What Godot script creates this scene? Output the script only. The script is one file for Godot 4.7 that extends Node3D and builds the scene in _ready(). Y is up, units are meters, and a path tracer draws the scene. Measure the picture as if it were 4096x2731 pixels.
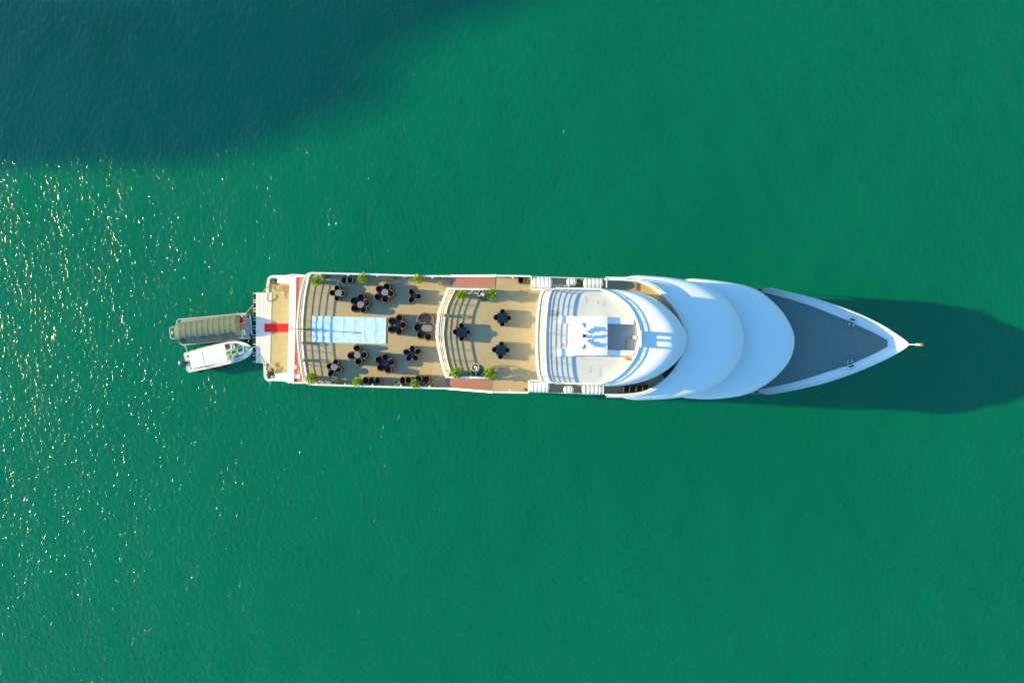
extends Node3D
# A cruise ship with two tenders at its stern, seen straight down from a drone over green water. Metres, y up.

const HEIGHT := 84.0        # of the camera over the water
const FOCAL := 3186.0       # in pixels of the 4096 pixel wide photograph
const Y_STERN := 1.1
const Y_BALCONY := 4.7
const Y1 := 7.7             # lower sun deck
const Y2 := 10.5            # upper sun deck
const Y3 := 12.95            # top deck
const Y_FORE := 4.7
const WHITE := Color(0.86, 0.86, 0.85)

var M := {}
var taken := {}
var rng := RandomNumberGenerator.new()
var ship: Node3D


# ---------------------------------------------------------------- mesh builder
class MB:
	var v := PackedVector3Array()
	var n := PackedVector3Array()
	var c := PackedColorArray()
	var uv := PackedVector2Array()
	var ix := PackedInt32Array()

	func tri(a: Vector3, b: Vector3, d: Vector3, out: Vector3) -> void:
		var m := (b - a).cross(d - a)
		if m.length_squared() < 1e-14:
			return
		if m.dot(out) < 0.0:
			var t := b
			b = d
			d = t
			m = -m
		m = m.normalized()
		var k := v.size()
		v.append_array([a, d, b])
		n.append_array([m, m, m])
		ix.append_array([k, k + 1, k + 2])

	func quad(a: Vector3, b: Vector3, d: Vector3, e: Vector3, out: Vector3) -> void:
		tri(a, b, d, out)
		tri(a, d, e, out)

	func box(at: Vector3, size: Vector3, turn := Basis()) -> void:
		var h := size * 0.5
		for axis in 3:
			for s in [-1.0, 1.0]:
				var o := Vector3()
				o[axis] = s
				var p := Vector3()
				var q := Vector3()
				p[(axis + 1) % 3] = h[(axis + 1) % 3]
				q[(axis + 2) % 3] = h[(axis + 2) % 3]
				var m := o * h[axis]
				quad(at + turn * (m - p - q), at + turn * (m + p - q), at + turn * (m + p + q), at + turn * (m - p + q), turn * o)

	# a bar of rectangular section between two points; its width lies across «flat» and the bar
	func bar(a: Vector3, b: Vector3, width: float, depth: float, up := Vector3.UP) -> void:
		var x := (b - a).normalized()
		var z := x.cross(up).normalized()
		if z.length() < 0.1:
			z = Vector3.FORWARD
		var y := z.cross(x).normalized()
		box((a + b) * 0.5, Vector3(a.distance_to(b), depth, width), Basis(x, y, z))

	func sheet(poly: PackedVector2Array, y: float, out := Vector3.UP) -> void:
		var t := Geometry2D.triangulate_polygon(poly)
		for k in range(0, t.size(), 3):
			tri(Vector3(poly[t[k]].x, y, poly[t[k]].y), Vector3(poly[t[k + 1]].x, y, poly[t[k + 1]].y), Vector3(poly[t[k + 2]].x, y, poly[t[k + 2]].y), out)

	func prism(poly: PackedVector2Array, y0: float, y1: float, bottom := true) -> void:
		sheet(poly, y1)
		if bottom:
			sheet(poly, y0, Vector3.DOWN)
		var area := 0.0
		for k in poly.size():
			area += poly[k].cross(poly[(k + 1) % poly.size()])
		for k in poly.size():
			var a := poly[k]
			var b := poly[(k + 1) % poly.size()]
			var e := (b - a).orthogonal() * signf(area)
			quad(Vector3(a.x, y0, a.y), Vector3(b.x, y0, b.y), Vector3(b.x, y1, b.y), Vector3(a.x, y1, a.y), Vector3(e.x, 0, e.y))

	# rows of points joined into a smooth sheet; «out» gives the side that the normals show
	func grid(rows: Array, out: Vector3, center = null, wrap := false) -> void:
		var w: int = rows[0].size()
		var h := rows.size()
		var k0 := v.size()
		var nn := PackedVector3Array()
		nn.resize(w * h)
		var faces := []
		for j in h - 1:
			for i in (w if wrap else w - 1):
				var q := [j * w + i, j * w + (i + 1) % w, (j + 1) * w + (i + 1) % w, (j + 1) * w + i]
				for t in [[q[0], q[1], q[2]], [q[0], q[2], q[3]]]:
					var a: Vector3 = rows[t[0] / w][t[0] % w]
					var b: Vector3 = rows[t[1] / w][t[1] % w]
					var d: Vector3 = rows[t[2] / w][t[2] % w]
					var m := (b - a).cross(d - a)
					if m.length_squared() < 1e-16:
						continue
					var o := out
					if center != null:
						o = (a + b + d) / 3.0 - (center as Vector3)
					if m.dot(o) < 0.0:
						m = -m
						t = [t[0], t[2], t[1]]
					for x in t:
						nn[x] += m
					faces.append(t)
		for r in rows:
			v.append_array(r)
		for m in nn:
			n.append(m.normalized() if m.length_squared() > 0.0 else Vector3.UP)
		for t in faces:
			ix.append_array([k0 + t[0], k0 + t[2], k0 + t[1]])

	# the same, but every row keeps its own edges sharp against the next
	func bands(rows: Array, out: Vector3, center = null, wrap := false) -> void:
		for j in rows.size() - 1:
			grid([rows[j], rows[j + 1]], out, center, wrap)

	func tube(pts: PackedVector3Array, r: float, sides := 6, closed := false, r1 := -1.0) -> void:
		var rows := []
		var m := pts.size()
		var k0 := v.size()
		var last := Vector3.ZERO
		for k in m:
			var a := pts[(k - 1 + m) % m] if closed else pts[maxi(k - 1, 0)]
			var b := pts[(k + 1) % m] if closed else pts[mini(k + 1, m - 1)]
			var d := (b - a).normalized()
			var x := last - d * last.dot(d)
			if x.length() < 0.05:
				x = d.cross(Vector3.UP)
				if x.length() < 0.05:
					x = d.cross(Vector3.RIGHT)
			x = x.normalized()
			last = x
			var y := d.cross(x)
			var rr := r if r1 < 0.0 else lerpf(r, r1, float(k) / maxi(m - 1, 1))
			for s in sides:
				var t := TAU * s / sides
				var o := x * cos(t) + y * sin(t)
				v.append(pts[k] + o * rr)
				n.append(o)
		for k in (m if closed else m - 1):
			for s in sides:
				var a := k0 + k * sides + s
				var b := k0 + k * sides + (s + 1) % sides
				var e := k0 + ((k + 1) % m) * sides + s
				var f := k0 + ((k + 1) % m) * sides + (s + 1) % sides
				ix.append_array([a, e, b, b, e, f])
		if not closed:
			for end in [0, m - 1]:
				var o: Vector3 = (pts[end] - pts[1 if end == 0 else m - 2]).normalized()
				for s in range(1, sides - 1):
					tri(v[k0 + end * sides], v[k0 + end * sides + s], v[k0 + end * sides + s + 1], o)

	# a turned body: profile of (radius, height) from the bottom up
	func lathe(at: Vector3, profile: PackedVector2Array, sides := 16, sharp := false) -> void:
		var rows := []
		for p in profile:
			var row := PackedVector3Array()
			for s in sides:
				row.append(at + Vector3(cos(TAU * s / sides) * p.x, p.y, sin(TAU * s / sides) * p.x))
			rows.append(row)
		for j in rows.size() - 1:
			var e := profile[j + 1] - profile[j]
			var outwards := Vector2(e.y, -e.x)
			var k := v.size()
			grid([rows[j], rows[j + 1]], Vector3.UP, null, true)
			# the normal of a band comes from its own slope
			for r in 2:
				for s in sides:
					var q := outwards
					if not sharp:
						if r == 0 and j > 0:
							var b := profile[j] - profile[j - 1]
							q = q.normalized() + Vector2(b.y, -b.x).normalized()
						if r == 1 and j < rows.size() - 2:
							var b := profile[j + 2] - profile[j + 1]
							q = q.normalized() + Vector2(b.y, -b.x).normalized()
					n[k + r * sides + s] = Vector3(cos(TAU * s / sides) * q.x, q.y, sin(TAU * s / sides) * q.x).normalized()

	func mesh() -> ArrayMesh:
		var a := []
		a.resize(Mesh.ARRAY_MAX)
		a[Mesh.ARRAY_VERTEX] = v
		a[Mesh.ARRAY_NORMAL] = n
		a[Mesh.ARRAY_INDEX] = ix
		if c.size() == v.size() and c.size():
			a[Mesh.ARRAY_COLOR] = c
		if uv.size() == v.size() and uv.size():
			a[Mesh.ARRAY_TEX_UV] = uv
		var m := ArrayMesh.new()
		m.add_surface_from_arrays(Mesh.PRIMITIVE_TRIANGLES, a)
		return m


# ---------------------------------------------------------------- objects
func numbered(called: String) -> String:
	taken[called] = taken.get(called, -1) + 1
	return called if taken[called] == 0 else "%s_%03d" % [called, taken[called]]


func tag(o: Node3D, label: String, category: String, group := "") -> void:
	o.set_meta("label", label)
	o.set_meta("category", category)
	if group:
		o.set_meta("group", group)


func thing(called: String, label: String, category: String, where := Vector3.ZERO, group := "") -> Node3D:
	var o := Node3D.new()
	o.name = numbered(called)
	add_child(o)
	o.position = where
	tag(o, label, category, group)
	return o


# commits a mesh that was built in world places as a part; its parents may be moved but not turned
func part(called: String, b: MB, m: Material, parent: Node3D, label := "") -> MeshInstance3D:
	var off := Vector3.ZERO
	var p: Node = parent
	while p is Node3D and p != self:
		off += p.position
		p = p.get_parent()
	if off != Vector3.ZERO:
		for k in b.v.size():
			b.v[k] -= off
	var o := MeshInstance3D.new()
	o.mesh = b.mesh()
	o.material_override = m
	o.name = called
	parent.add_child(o, true)
	if label:
		o.set_meta("label", label)
	return o


func share(called: String, mesh: Mesh, m: Material, parent: Node3D, at := Vector3.ZERO) -> MeshInstance3D:
	var o := MeshInstance3D.new()
	o.mesh = mesh
	o.material_override = m
	o.name = called
	parent.add_child(o, true)
	o.position = at
	return o


func single(called: String, b: MB, m: Material, label: String, category: String, group := "") -> MeshInstance3D:
	var o := MeshInstance3D.new()
	o.mesh = b.mesh()
	o.material_override = m
	o.name = numbered(called)
	add_child(o)
	tag(o, label, category, group)
	return o


func copy(proto: Node3D, where: Vector3, turn: float, label: String, group := "") -> Node3D:
	var stem: String = proto.get_meta("stem")
	var o: Node3D = proto
	if proto.get_meta("used", false):
		o = proto.duplicate()
		o.name = numbered(stem)
		add_child(o)
	else:
		proto.set_meta("used", true)
	o.position = where
	o.rotation.y = turn
	o.set_meta("label", label)
	if group:
		o.set_meta("group", group)
	elif o.has_meta("group"):
		o.remove_meta("group")
	return o


# ---------------------------------------------------------------- places
# the point at height y that the photograph shows at pixel (px, py) of its 4096 x 2731
func at(px: float, py: float, y: float) -> Vector3:
	var k := (HEIGHT - y) / FOCAL
	return Vector3((px - 2048.0) * k, y, (py - 1365.5) * k)


func at2(px: float, py: float, y: float) -> Vector2:
	var p := at(px, py, y)
	return Vector2(p.x, p.z)


# pairs read off an enlargement that began at (ox, oy) and enlarged s times, as places at height y
func read(ox: float, oy: float, s: float, y: float, a: Array) -> PackedVector2Array:
	var r := PackedVector2Array()
	for k in range(0, a.size(), 2):
		r.append(at2(ox + a[k] / s, oy + a[k + 1] / s, y))
	return r


func px_list(y: float, a: Array) -> PackedVector2Array:
	return read(0, 0, 1, y, a)


# a smooth line through the points, cut into n + 1 evenly spaced ones
func smooth(p: PackedVector2Array, n: int, curved := true) -> PackedVector2Array:
	var fine := PackedVector2Array()
	for k in p.size() - 1:
		for j in 12:
			var t := j / 12.0
			if curved:
				fine.append(p[k].cubic_interpolate(p[k + 1], p[maxi(k - 1, 0)], p[mini(k + 2, p.size() - 1)], t))
			else:
				fine.append(p[k].lerp(p[k + 1], t))
	fine.append(p[-1])
	var total := 0.0
	for k in fine.size() - 1:
		total += fine[k].distance_to(fine[k + 1])
	var r := PackedVector2Array([fine[0]])
	var gone := 0.0
	var want := total / n
	var k := 0
	while r.size() < n and k < fine.size() - 1:
		var d := fine[k].distance_to(fine[k + 1])
		if gone + d >= want * r.size() and d > 0.0:
			r.append(fine[k].lerp(fine[k + 1], (want * r.size() - gone) / d))
		else:
			gone += d
			k += 1
	while r.size() < n + 1:
		r.append(fine[-1])
	r[n] = fine[-1]
	return r


func up(p: PackedVector2Array, y: float) -> PackedVector3Array:
	var r := PackedVector3Array()
	for q in p:
		r.append(Vector3(q.x, y, q.y))
	return r


func mixed(a: PackedVector3Array, b: PackedVector3Array, t: float) -> PackedVector3Array:
	var r := PackedVector3Array()
	for k in a.size():
		r.append(a[k].lerp(b[k], t))
	return r


func reversed(p: PackedVector2Array) -> PackedVector2Array:
	var r := p.duplicate()
	r.reverse()
	return r


func band_of(line: PackedVector2Array, thick: float) -> PackedVector2Array:
	return Geometry2D.offset_polyline(line, thick * 0.5, Geometry2D.JOIN_MITER, Geometry2D.END_BUTT)[0]


func ring(center: Vector3, r: float, n := 20, normal := Vector3.UP, squash := 1.0) -> PackedVector3Array:
	var x := normal.cross(Vector3.RIGHT)
	if x.length() < 0.1:
		x = normal.cross(Vector3.FORWARD)
	x = x.normalized()
	var y := normal.cross(x).normalized()
	var p := PackedVector3Array()
	for k in n:
		p.append(center + (x * cos(TAU * k / n) * squash + y * sin(TAU * k / n)) * r)
	return p


# ---------------------------------------------------------------- materials
func mat(called: String, c: Color, rough := 0.5, specular := 0.5, metal := 0.0) -> StandardMaterial3D:
	var m := StandardMaterial3D.new()
	m.resource_name = called
	m.albedo_color = c.linear_to_srgb()
	m.roughness = rough
	m.metallic = metal
	m.metallic_specular = specular
	M[called] = m
	return m


func noise_picture(size: int, freq: float, lo: Color, hi: Color, seed_: int, octaves := 4) -> NoiseTexture2D:
	var f := FastNoiseLite.new()
	f.seed = seed_
	f.frequency = freq
	f.fractal_octaves = octaves
	var g := Gradient.new()
	g.colors = PackedColorArray([lo.linear_to_srgb(), hi.linear_to_srgb()])
	g.offsets = PackedFloat32Array([0.2, 0.8])
	var t := NoiseTexture2D.new()
	t.width = size
	t.height = size
	t.seamless = true
	t.noise = f
	t.color_ramp = g
	return t


func worn(m: StandardMaterial3D, metres: float, lo: float, hi: float, seed_: int) -> void:
	m.albedo_texture = noise_picture(256, 0.012, Color(lo, lo, lo), Color(hi, hi, hi), seed_, 5)
	m.uv1_triplanar = true
	m.uv1_world_triplanar = true
	m.uv1_scale = Vector3.ONE / metres


# sheet flooring: a faint grid of joints over mottled, slightly streaked colour
func floor_picture(size: int, cells: int, base: Color, joint: float, seed_: int) -> ImageTexture:
	var f := FastNoiseLite.new()
	f.seed = seed_
	f.frequency = 0.02
	f.fractal_octaves = 4
	var im := Image.create(size, size, false, Image.FORMAT_RGB8)
	var cell := float(size) / cells
	var tone := []
	for k in cells * cells:
		tone.append(1.0 + rng.randf_range(-0.035, 0.035))
	for y in size:
		for x in size:
			var k: float = tone[int(y / cell) * cells + int(x / cell)]
			var a := float(x) / size
			var b := float(y) / size
			k *= 1.0 + 0.10 * lerpf(lerpf(f.get_noise_2d(x, y), f.get_noise_2d(x - size, y), a), lerpf(f.get_noise_2d(x, y - size), f.get_noise_2d(x - size, y - size), a), b)
			if fmod(x, cell) < 1.0 or fmod(y, cell) < 1.0:
				k *= joint
			im.set_pixel(x, y, Color(base.r * k, base.g * k, base.b * k).linear_to_srgb())
	return ImageTexture.create_from_image(im)


func textured(called: String, t: Texture2D, metres: float, rough: float, specular := 0.4) -> StandardMaterial3D:
	var m := mat(called, Color(1, 1, 1), rough, specular)
	m.albedo_texture = t
	m.uv1_triplanar = true
	m.uv1_world_triplanar = true
	m.uv1_scale = Vector3.ONE / metres
	return m


func make_materials() -> void:
	mat("paint", WHITE, 0.32)
	worn(M.paint, 9.0, 0.93, 1.0, 3)
	mat("hull paint", WHITE, 0.3)
	mat("gloss white", Color(0.88, 0.88, 0.87), 0.22)
	mat("grey white", Color(0.62, 0.63, 0.65), 0.5)
	mat("light grey", Color(0.42, 0.43, 0.45), 0.5)
	mat("grey", Color(0.2, 0.2, 0.22), 0.5)
	mat("steel", Color(0.55, 0.55, 0.56), 0.3, 0.5, 0.8)
	mat("black", Color(0.012, 0.012, 0.014), 0.6)
	mat("rubber", Color(0.016, 0.016, 0.017), 0.75)
	mat("window glass", Color(0.012, 0.018, 0.024), 0.08)
	textured("deck", floor_picture(384, 16, Color(0.41, 0.323, 0.2), 0.9, 11), 5.6, 0.62)
	textured("fore deck", floor_picture(256, 10, Color(0.165, 0.205, 0.2), 0.93, 12), 4.0, 0.6)
	textured("stern deck", floor_picture(256, 4, Color(0.4, 0.32, 0.17), 0.985, 13), 4.0, 0.6)
	mat("terracotta", Color(0.6, 0.19, 0.125), 0.55)
	mat("terracotta pale", Color(0.64, 0.215, 0.145), 0.55)
	mat("tile bed", Color(0.6, 0.3, 0.22), 0.8)
	mat("stair brown", Color(0.37, 0.2, 0.175), 0.55)
	worn(M["stair brown"], 1.6, 0.9, 1.0, 5)
	mat("stair nosing", Color(0.24, 0.095, 0.065), 0.6)
	mat("wicker", Color(0.12, 0.05, 0.032), 0.55)
	worn(M.wicker, 0.35, 0.6, 1.0, 6)
	mat("wicker rim", Color(0.25, 0.15, 0.115), 0.5)
	mat("wicker dark", Color(0.03, 0.022, 0.022), 0.55)
	mat("wicker dark rim", Color(0.28, 0.2, 0.18), 0.45)
	mat("cushion", Color(0.02, 0.018, 0.024), 0.85)
	mat("cushion brown", Color(0.2, 0.11, 0.09), 0.85)
	mat("table grey", Color(0.2, 0.19, 0.22), 0.3)
	mat("table rim", Color(0.45, 0.42, 0.42), 0.4)
	mat("table dark", Color(0.006, 0.014, 0.024), 0.25)
	mat("mat cloth", Color(0.56, 0.78, 0.87), 0.45)
	worn(M["mat cloth"], 1.6, 0.88, 1.0, 8)
	mat("mat frame", Color(0.5, 0.66, 0.7), 0.5)
	mat("red cloth", Color(0.6, 0.004, 0.01), 0.9)
	mat("pot white", Color(0.75, 0.74, 0.7), 0.4)
	mat("pot dark", Color(0.05, 0.045, 0.04), 0.6)
	mat("soil", Color(0.05, 0.035, 0.022), 0.95)
	mat("leaf", Color(1, 1, 1), 0.5, 0.4)
	M.leaf.vertex_color_use_as_albedo = true
	M.leaf.backlight_enabled = true
	M.leaf.backlight = Color(0.35, 0.35, 0.1)
	mat("stem", Color(0.09, 0.06, 0.03), 0.8)
	mat("lamp globe", Color(0.72, 0.73, 0.74), 0.25)
	mat("orange", Color(0.75, 0.09, 0.015), 0.5)
	mat("red", Color(0.55, 0.02, 0.02), 0.5)
	mat("yellow", Color(0.75, 0.42, 0.01), 0.5)
	mat("canvas", Color(0.155, 0.195, 0.135), 0.75)
	worn(M.canvas, 1.7, 0.85, 1.0, 9)
	mat("canvas window", Color(0.02, 0.075, 0.115), 0.25)
	mat("boat grey", Color(0.4, 0.4, 0.43), 0.6)
	worn(M["boat grey"], 1.5, 0.8, 1.0, 10)
	mat("gelcoat", Color(0.78, 0.78, 0.77), 0.25)
	mat("pad grey", Color(0.42, 0.43, 0.52), 0.7)
	mat("pad lilac", Color(0.33, 0.36, 0.55), 0.7)
	mat("carpet green", Color(0.01, 0.34, 0.12), 0.9)
	mat("shield green", Color(0.01, 0.3, 0.23), 0.4)
	mat("engine navy", Color(0.05, 0.07, 0.13), 0.3)
	mat("engine grey", Color(0.3, 0.3, 0.33), 0.35)
	mat("rope tan", Color(0.5, 0.33, 0.2), 0.9)
	mat("rope pale", Color(0.5, 0.46, 0.34), 0.9)
	mat("rope dark", Color(0.06, 0.06, 0.06), 0.9)
	mat("rope green", Color(0.02, 0.1, 0.09), 0.9)
	mat("hose green", Color(0.008, 0.14, 0.04), 0.4)
	mat("brown bag", Color(0.16, 0.06, 0.05), 0.8)
	mat("wood", Color(0.25, 0.1, 0.04), 0.5)
	mat("swing cushion", Color(0.55, 0.54, 0.45), 0.9)
	mat("blue cushion", Color(0.02, 0.05, 0.12), 0.9)
	mat("ink", Color(0.02, 0.025, 0.12), 0.6)
	mat("letter", Color(0.05, 0.06, 0.16), 0.6)
	mat("platform grey", Color(0.58, 0.59, 0.61), 0.5)
	mat("shade grey", Color(0.24, 0.26, 0.29), 0.5)  # darkened to carry the shade on the floor between the fore arms
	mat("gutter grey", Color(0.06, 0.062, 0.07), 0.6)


func _ready() -> void:
	rng.seed = 20
	# camera
	var cam := Camera3D.new()
	cam.name = "camera"
	cam.fov = rad_to_deg(2.0 * atan(1365.5 / FOCAL))
	cam.near = 0.5
	cam.far = 9000.0
	add_child(cam)
	cam.position = Vector3(0, HEIGHT, 0)
	cam.rotation_degrees = Vector3(-90, 0, 0)
	cam.current = true
	# sky
	var sky := PanoramaSkyMaterial.new()
	sky.panorama = sky_picture()
	var env := Environment.new()
	env.background_mode = Environment.BG_SKY
	env.sky = Sky.new()
	env.sky.sky_material = sky
	env.tonemap_mode = Environment.TONE_MAPPER_LINEAR
	env.tonemap_exposure = 2.2
	env.sdfgi_enabled = true
	env.ssao_enabled = true
	env.ssil_enabled = true
	var we := WorldEnvironment.new()
	we.name = "environment"
	we.environment = env
	add_child(we)
	# sun: low, from astern, shadows fall towards the bow and a little to the photograph's lower side
	var sun := DirectionalLight3D.new()
	sun.name = "sun"
	sun.light_color = Color(1.0, 0.77, 0.28).linear_to_srgb()
	sun.light_energy = 1.6
	sun.light_angular_distance = 0.6
	sun.shadow_enabled = true
	add_child(sun)
	sun.look_at_from_position(Vector3.ZERO, Vector3(1.0, -0.325, 0.068), Vector3.UP)

	make_materials()
	make_water()
	make_island()
	make_ship()
	make_furniture()
	make_plants()
	make_deck_things()
	make_tenders()
	make_ropes()


# clear air: deep blue overhead, paler towards the horizon and on the side of the low sun
func sky_picture() -> ImageTexture:
	var w := 256
	var h := 128
	var zenith := Color(0.022, 0.15, 0.33)
	var horizon := Color(0.2, 0.46, 0.72)
	var below := Color(0.02, 0.09, 0.09)
	var to_sun := Vector3(-1.0, 0.325, -0.068).normalized()
	var c := PackedVector3Array()
	var sum := Vector3()
	var weight := 0.0
	for j in h:
		var polar := PI * (j + 0.5) / h
		var y := cos(polar)
		for i in w:
			var turn := TAU * (i + 0.5) / w
			var d := Vector3(sin(turn) * sin(polar), y, -cos(turn) * sin(polar))
			var near_sun := 0.5 + 0.5 * d.dot(to_sun)
			var k := 0.72 + 1.5 * pow(near_sun, 3.0)
			var col: Color
			if y >= 0.0:
				col = zenith.lerp(horizon, pow(1.0 - y, 1.25))
			else:
				col = horizon.lerp(below, clampf(-y * 8.0, 0.0, 1.0))
			var v := Vector3(col.r, col.g, col.b) * k
			c.append(v)
			if y > 0.0:
				sum += v * y * sin(polar)
				weight += y * sin(polar)
	# what falls on a level surface is set as a whole
	var mean := sum / weight
	var gain := Vector3(0.095, 0.257, 0.475) / mean
	var im := Image.create(w, h, false, Image.FORMAT_RGBF)
	for j in h:
		for i in w:
			var v := c[j * w + i] * gain
			im.set_pixel(i, j, Color(v.x, v.y, v.z))
	return ImageTexture.create_from_image(im)


# ---------------------------------------------------------------- setting
func make_water() -> void:
	var xs := PackedFloat32Array([-4000, -1500, -600, -260, -140, -90])
	var zs := PackedFloat32Array([-4000, -1500, -600, -260, -140, -70])
	for k in range(0, 261):
		xs.append(-65.0 + k * 0.5)
	for k in range(0, 181):
		zs.append(-45.0 + k * 0.5)
	xs.append_array([90, 140, 260, 600, 1500, 4000])
	zs.append_array([70, 140, 260, 600, 1500, 4000])
	var waves := []
	for k in 14:
		var a := rng.randf_range(-0.75, 0.75) + 0.12
		var l := rng.randf_range(1.6, 6.5)
		waves.append([cos(a) * TAU / l, sin(a) * TAU / l, rng.randf() * TAU, 0.0021 * l])
	var b := MB.new()
	var rows := []
	for z in zs:
		var row := PackedVector3Array()
		for x in xs:
			var y := 0.0
			if absf(x) < 66 and absf(z) < 46:
				for w in waves:
					y += sin(x * w[0] + z * w[1] + w[2]) * w[3]
			row.append(Vector3(x, y, z))
			var u := Vector2(x, z).rotated(0.13)
			b.uv.append(Vector2(u.x / 46.0, u.y / 78.0))
		rows.append(row)
	b.grid(rows, Vector3.UP)
	# the surface is a clear skin that mirrors sky and sun; the green comes from the water below it
	var m := mat("water", Color(1, 1, 1), 0.115, 0.46)
	m.transparency = BaseMaterial3D.TRANSPARENCY_ALPHA
	m.albedo_color = Color(1, 1, 1, 0.0)
	var f := FastNoiseLite.new()
	f.seed = 4
	f.frequency = 0.032
	f.fractal_type = FastNoiseLite.FRACTAL_FBM
	f.fractal_octaves = 3
	f.fractal_gain = 0.55
	f.domain_warp_enabled = true
	f.domain_warp_amplitude = 22.0
	f.domain_warp_frequency = 0.012
	var t := NoiseTexture2D.new()
	t.width = 2048
	t.height = 2048
	t.seamless = true
	t.noise = f
	t.as_normal_map = true
	t.bump_strength = 12.0
	m.normal_enabled = true
	m.normal_texture = t
	m.normal_scale = 0.33
	var o := MeshInstance3D.new()
	o.name = numbered("water")
	o.mesh = b.mesh()
	o.material_override = m
	o.set_meta("kind", "structure")
	add_child(o)
	var deep := mat("deep water", Color(1, 1, 1), 1.0, 0.0)
	deep.specular_mode = BaseMaterial3D.SPECULAR_DISABLED
	deep.albedo_texture = noise_picture(1024, 0.005, Color(0.0, 0.144, 0.065), Color(0.0, 0.158, 0.070), 21, 5)
	deep.uv1_triplanar = true
	deep.uv1_world_triplanar = true
	deep.uv1_scale = Vector3.ONE / 130.0
	b = MB.new()
	b.quad(Vector3(-4000, -0.5, -4000), Vector3(4000, -0.5, -4000), Vector3(4000, -0.5, 4000), Vector3(-4000, -0.5, 4000), Vector3.UP)
	o = MeshInstance3D.new()
	o.name = numbered("deep_water")
	o.mesh = b.mesh()
	o.material_override = deep
	o.set_meta("kind", "structure")
	add_child(o)


# the steep island whose shadow lies on the upper left of the water; it stands outside the frame, towards the sun
func make_island() -> void:
	var f := FastNoiseLite.new()
	f.seed = 9
	f.frequency = 0.05
	f.fractal_octaves = 5
	var b := MB.new()
	var rows := []
	var shore := px_list(0, [-700, 672, 0, 655, 300, 662, 700, 640, 1100, 540, 1500, 380, 2050, 0, 2700, -500, 3300, -1100])
	for j in 121:
		var row := PackedVector3Array()
		var z := -135.0 + j * 1.0
		for i in 61:
			var x := -420.0 + i * 3.0
			# how far the shadow of this line towards the sun reaches
			var line := z - 0.068 * x
			var reach := -400.0
			for k in shore.size() - 1:
				var a := shore[k].y - 0.068 * shore[k].x
				var c := shore[k + 1].y - 0.068 * shore[k + 1].x
				if line <= a and line >= c:
					reach = lerpf(shore[k].x, shore[k + 1].x, (line - a) / (c - a - 1e-6))
			if line < shore[-1].y - 0.068 * shore[-1].x:
				reach = shore[-1].x + 3.0
			var ridge := -330.0
			var h := (reach - ridge - 6.0) * 0.325
			var away := absf(x - ridge)
			h -= maxf(0.0, away - 6.0) * 1.1
			h += f.get_noise_2d(x, z) * (2.5 if away > 3.0 else 1.0)
			row.append(Vector3(x, maxf(h, -2.0), z))
		rows.append(row)
	b.grid(rows, Vector3.UP)
	var m := mat("island growth", Color(1, 1, 1), 0.9)
	m.albedo_texture = noise_picture(512, 0.02, Color(0.03, 0.06, 0.015), Color(0.16, 0.17, 0.12), 31, 5)
	m.uv1_triplanar = true
	m.uv1_world_triplanar = true
	m.uv1_scale = Vector3.ONE / 40.0
	var o := MeshInstance3D.new()
	o.name = numbered("hill")
	o.mesh = b.mesh()
	o.material_override = m
	o.set_meta("kind", "structure")
	add_child(o)


# ---------------------------------------------------------------- the ship
func group_part(called: String, parent: Node3D) -> Node3D:
	var o := Node3D.new()
	o.name = called
	parent.add_child(o, true)
	return o


# a raked railing: bars between a foot line and a broad cap that leans outward
func railing(called: String, cap2: PackedVector2Array, y_cap: float, foot2: PackedVector2Array, y_foot: float, levels: Array, cap_width: float, n: int, every: int, thick := 0.023) -> Node3D:
	var g := group_part(called, ship)
	var cap := up(smooth(cap2, n), y_cap)
	var foot := up(smooth(foot2, n), y_foot)
	for t in levels:
		var b := MB.new()
		b.tube(mixed(foot, cap, t), thick if t > 0.1 else thick * 1.5, 6)
		part("rail", b, M.paint, g)
	var inner := PackedVector3Array()
	for k in cap.size():
		var d := Vector3(foot[k].x - cap[k].x, 0, foot[k].z - cap[k].z)
		inner.append(cap[k] + (d.normalized() if d.length() > 0.02 else Vector3.RIGHT) * cap_width)
	var low := Vector3(0, -0.035, 0)
	var rows := [cap, inner, PackedVector3Array(), PackedVector3Array(), cap]
	for k in cap.size():
		rows[2].append(inner[k] + low)
		rows[3].append(cap[k] + low)
	var b := MB.new()
	b.grid([rows[0], rows[1]], Vector3.UP)
	b.grid([rows[2], rows[3]], Vector3.DOWN)
	b.grid([rows[1], rows[2]], Vector3.RIGHT)
	b.grid([rows[3], rows[4]], Vector3.LEFT)
	part("cap", b, M.paint, g)
	for k in range(every / 2, n, every):
		var q := MB.new()
		var along := (foot[k + 1] - foot[k - 1]).normalized() * 0.045
		for s in [-1.0, 1.0]:
			q.bar(foot[k] + along * s - Vector3(0, 0.05, 0), cap[k] + along * s - Vector3(0, 0.03, 0), 0.09, 0.018, along)
		part("post", q, M.paint, g)
	return g


func wall(called: String, line: PackedVector2Array, thick: float, y0: float, y1: float, m: Material, parent: Node3D) -> MeshInstance3D:
	var b := MB.new()
	b.prism(band_of(line, thick), y0, y1)
	return part(called, b, m, parent)


func make_ship() -> void:
	ship = thing("cruise_ship", "long white cruise ship at anchor with stepped sun decks and a pointed bow", "cruise ship")
	make_hull()
	make_stern()
	make_lower_deck()
	make_upper_deck()
	make_top_deck()
	make_visors()
	make_bow()


# outer edges of the bow bulwark, from the visor to the stem
var bow_upper: PackedVector2Array
var bow_lower: PackedVector2Array


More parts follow.
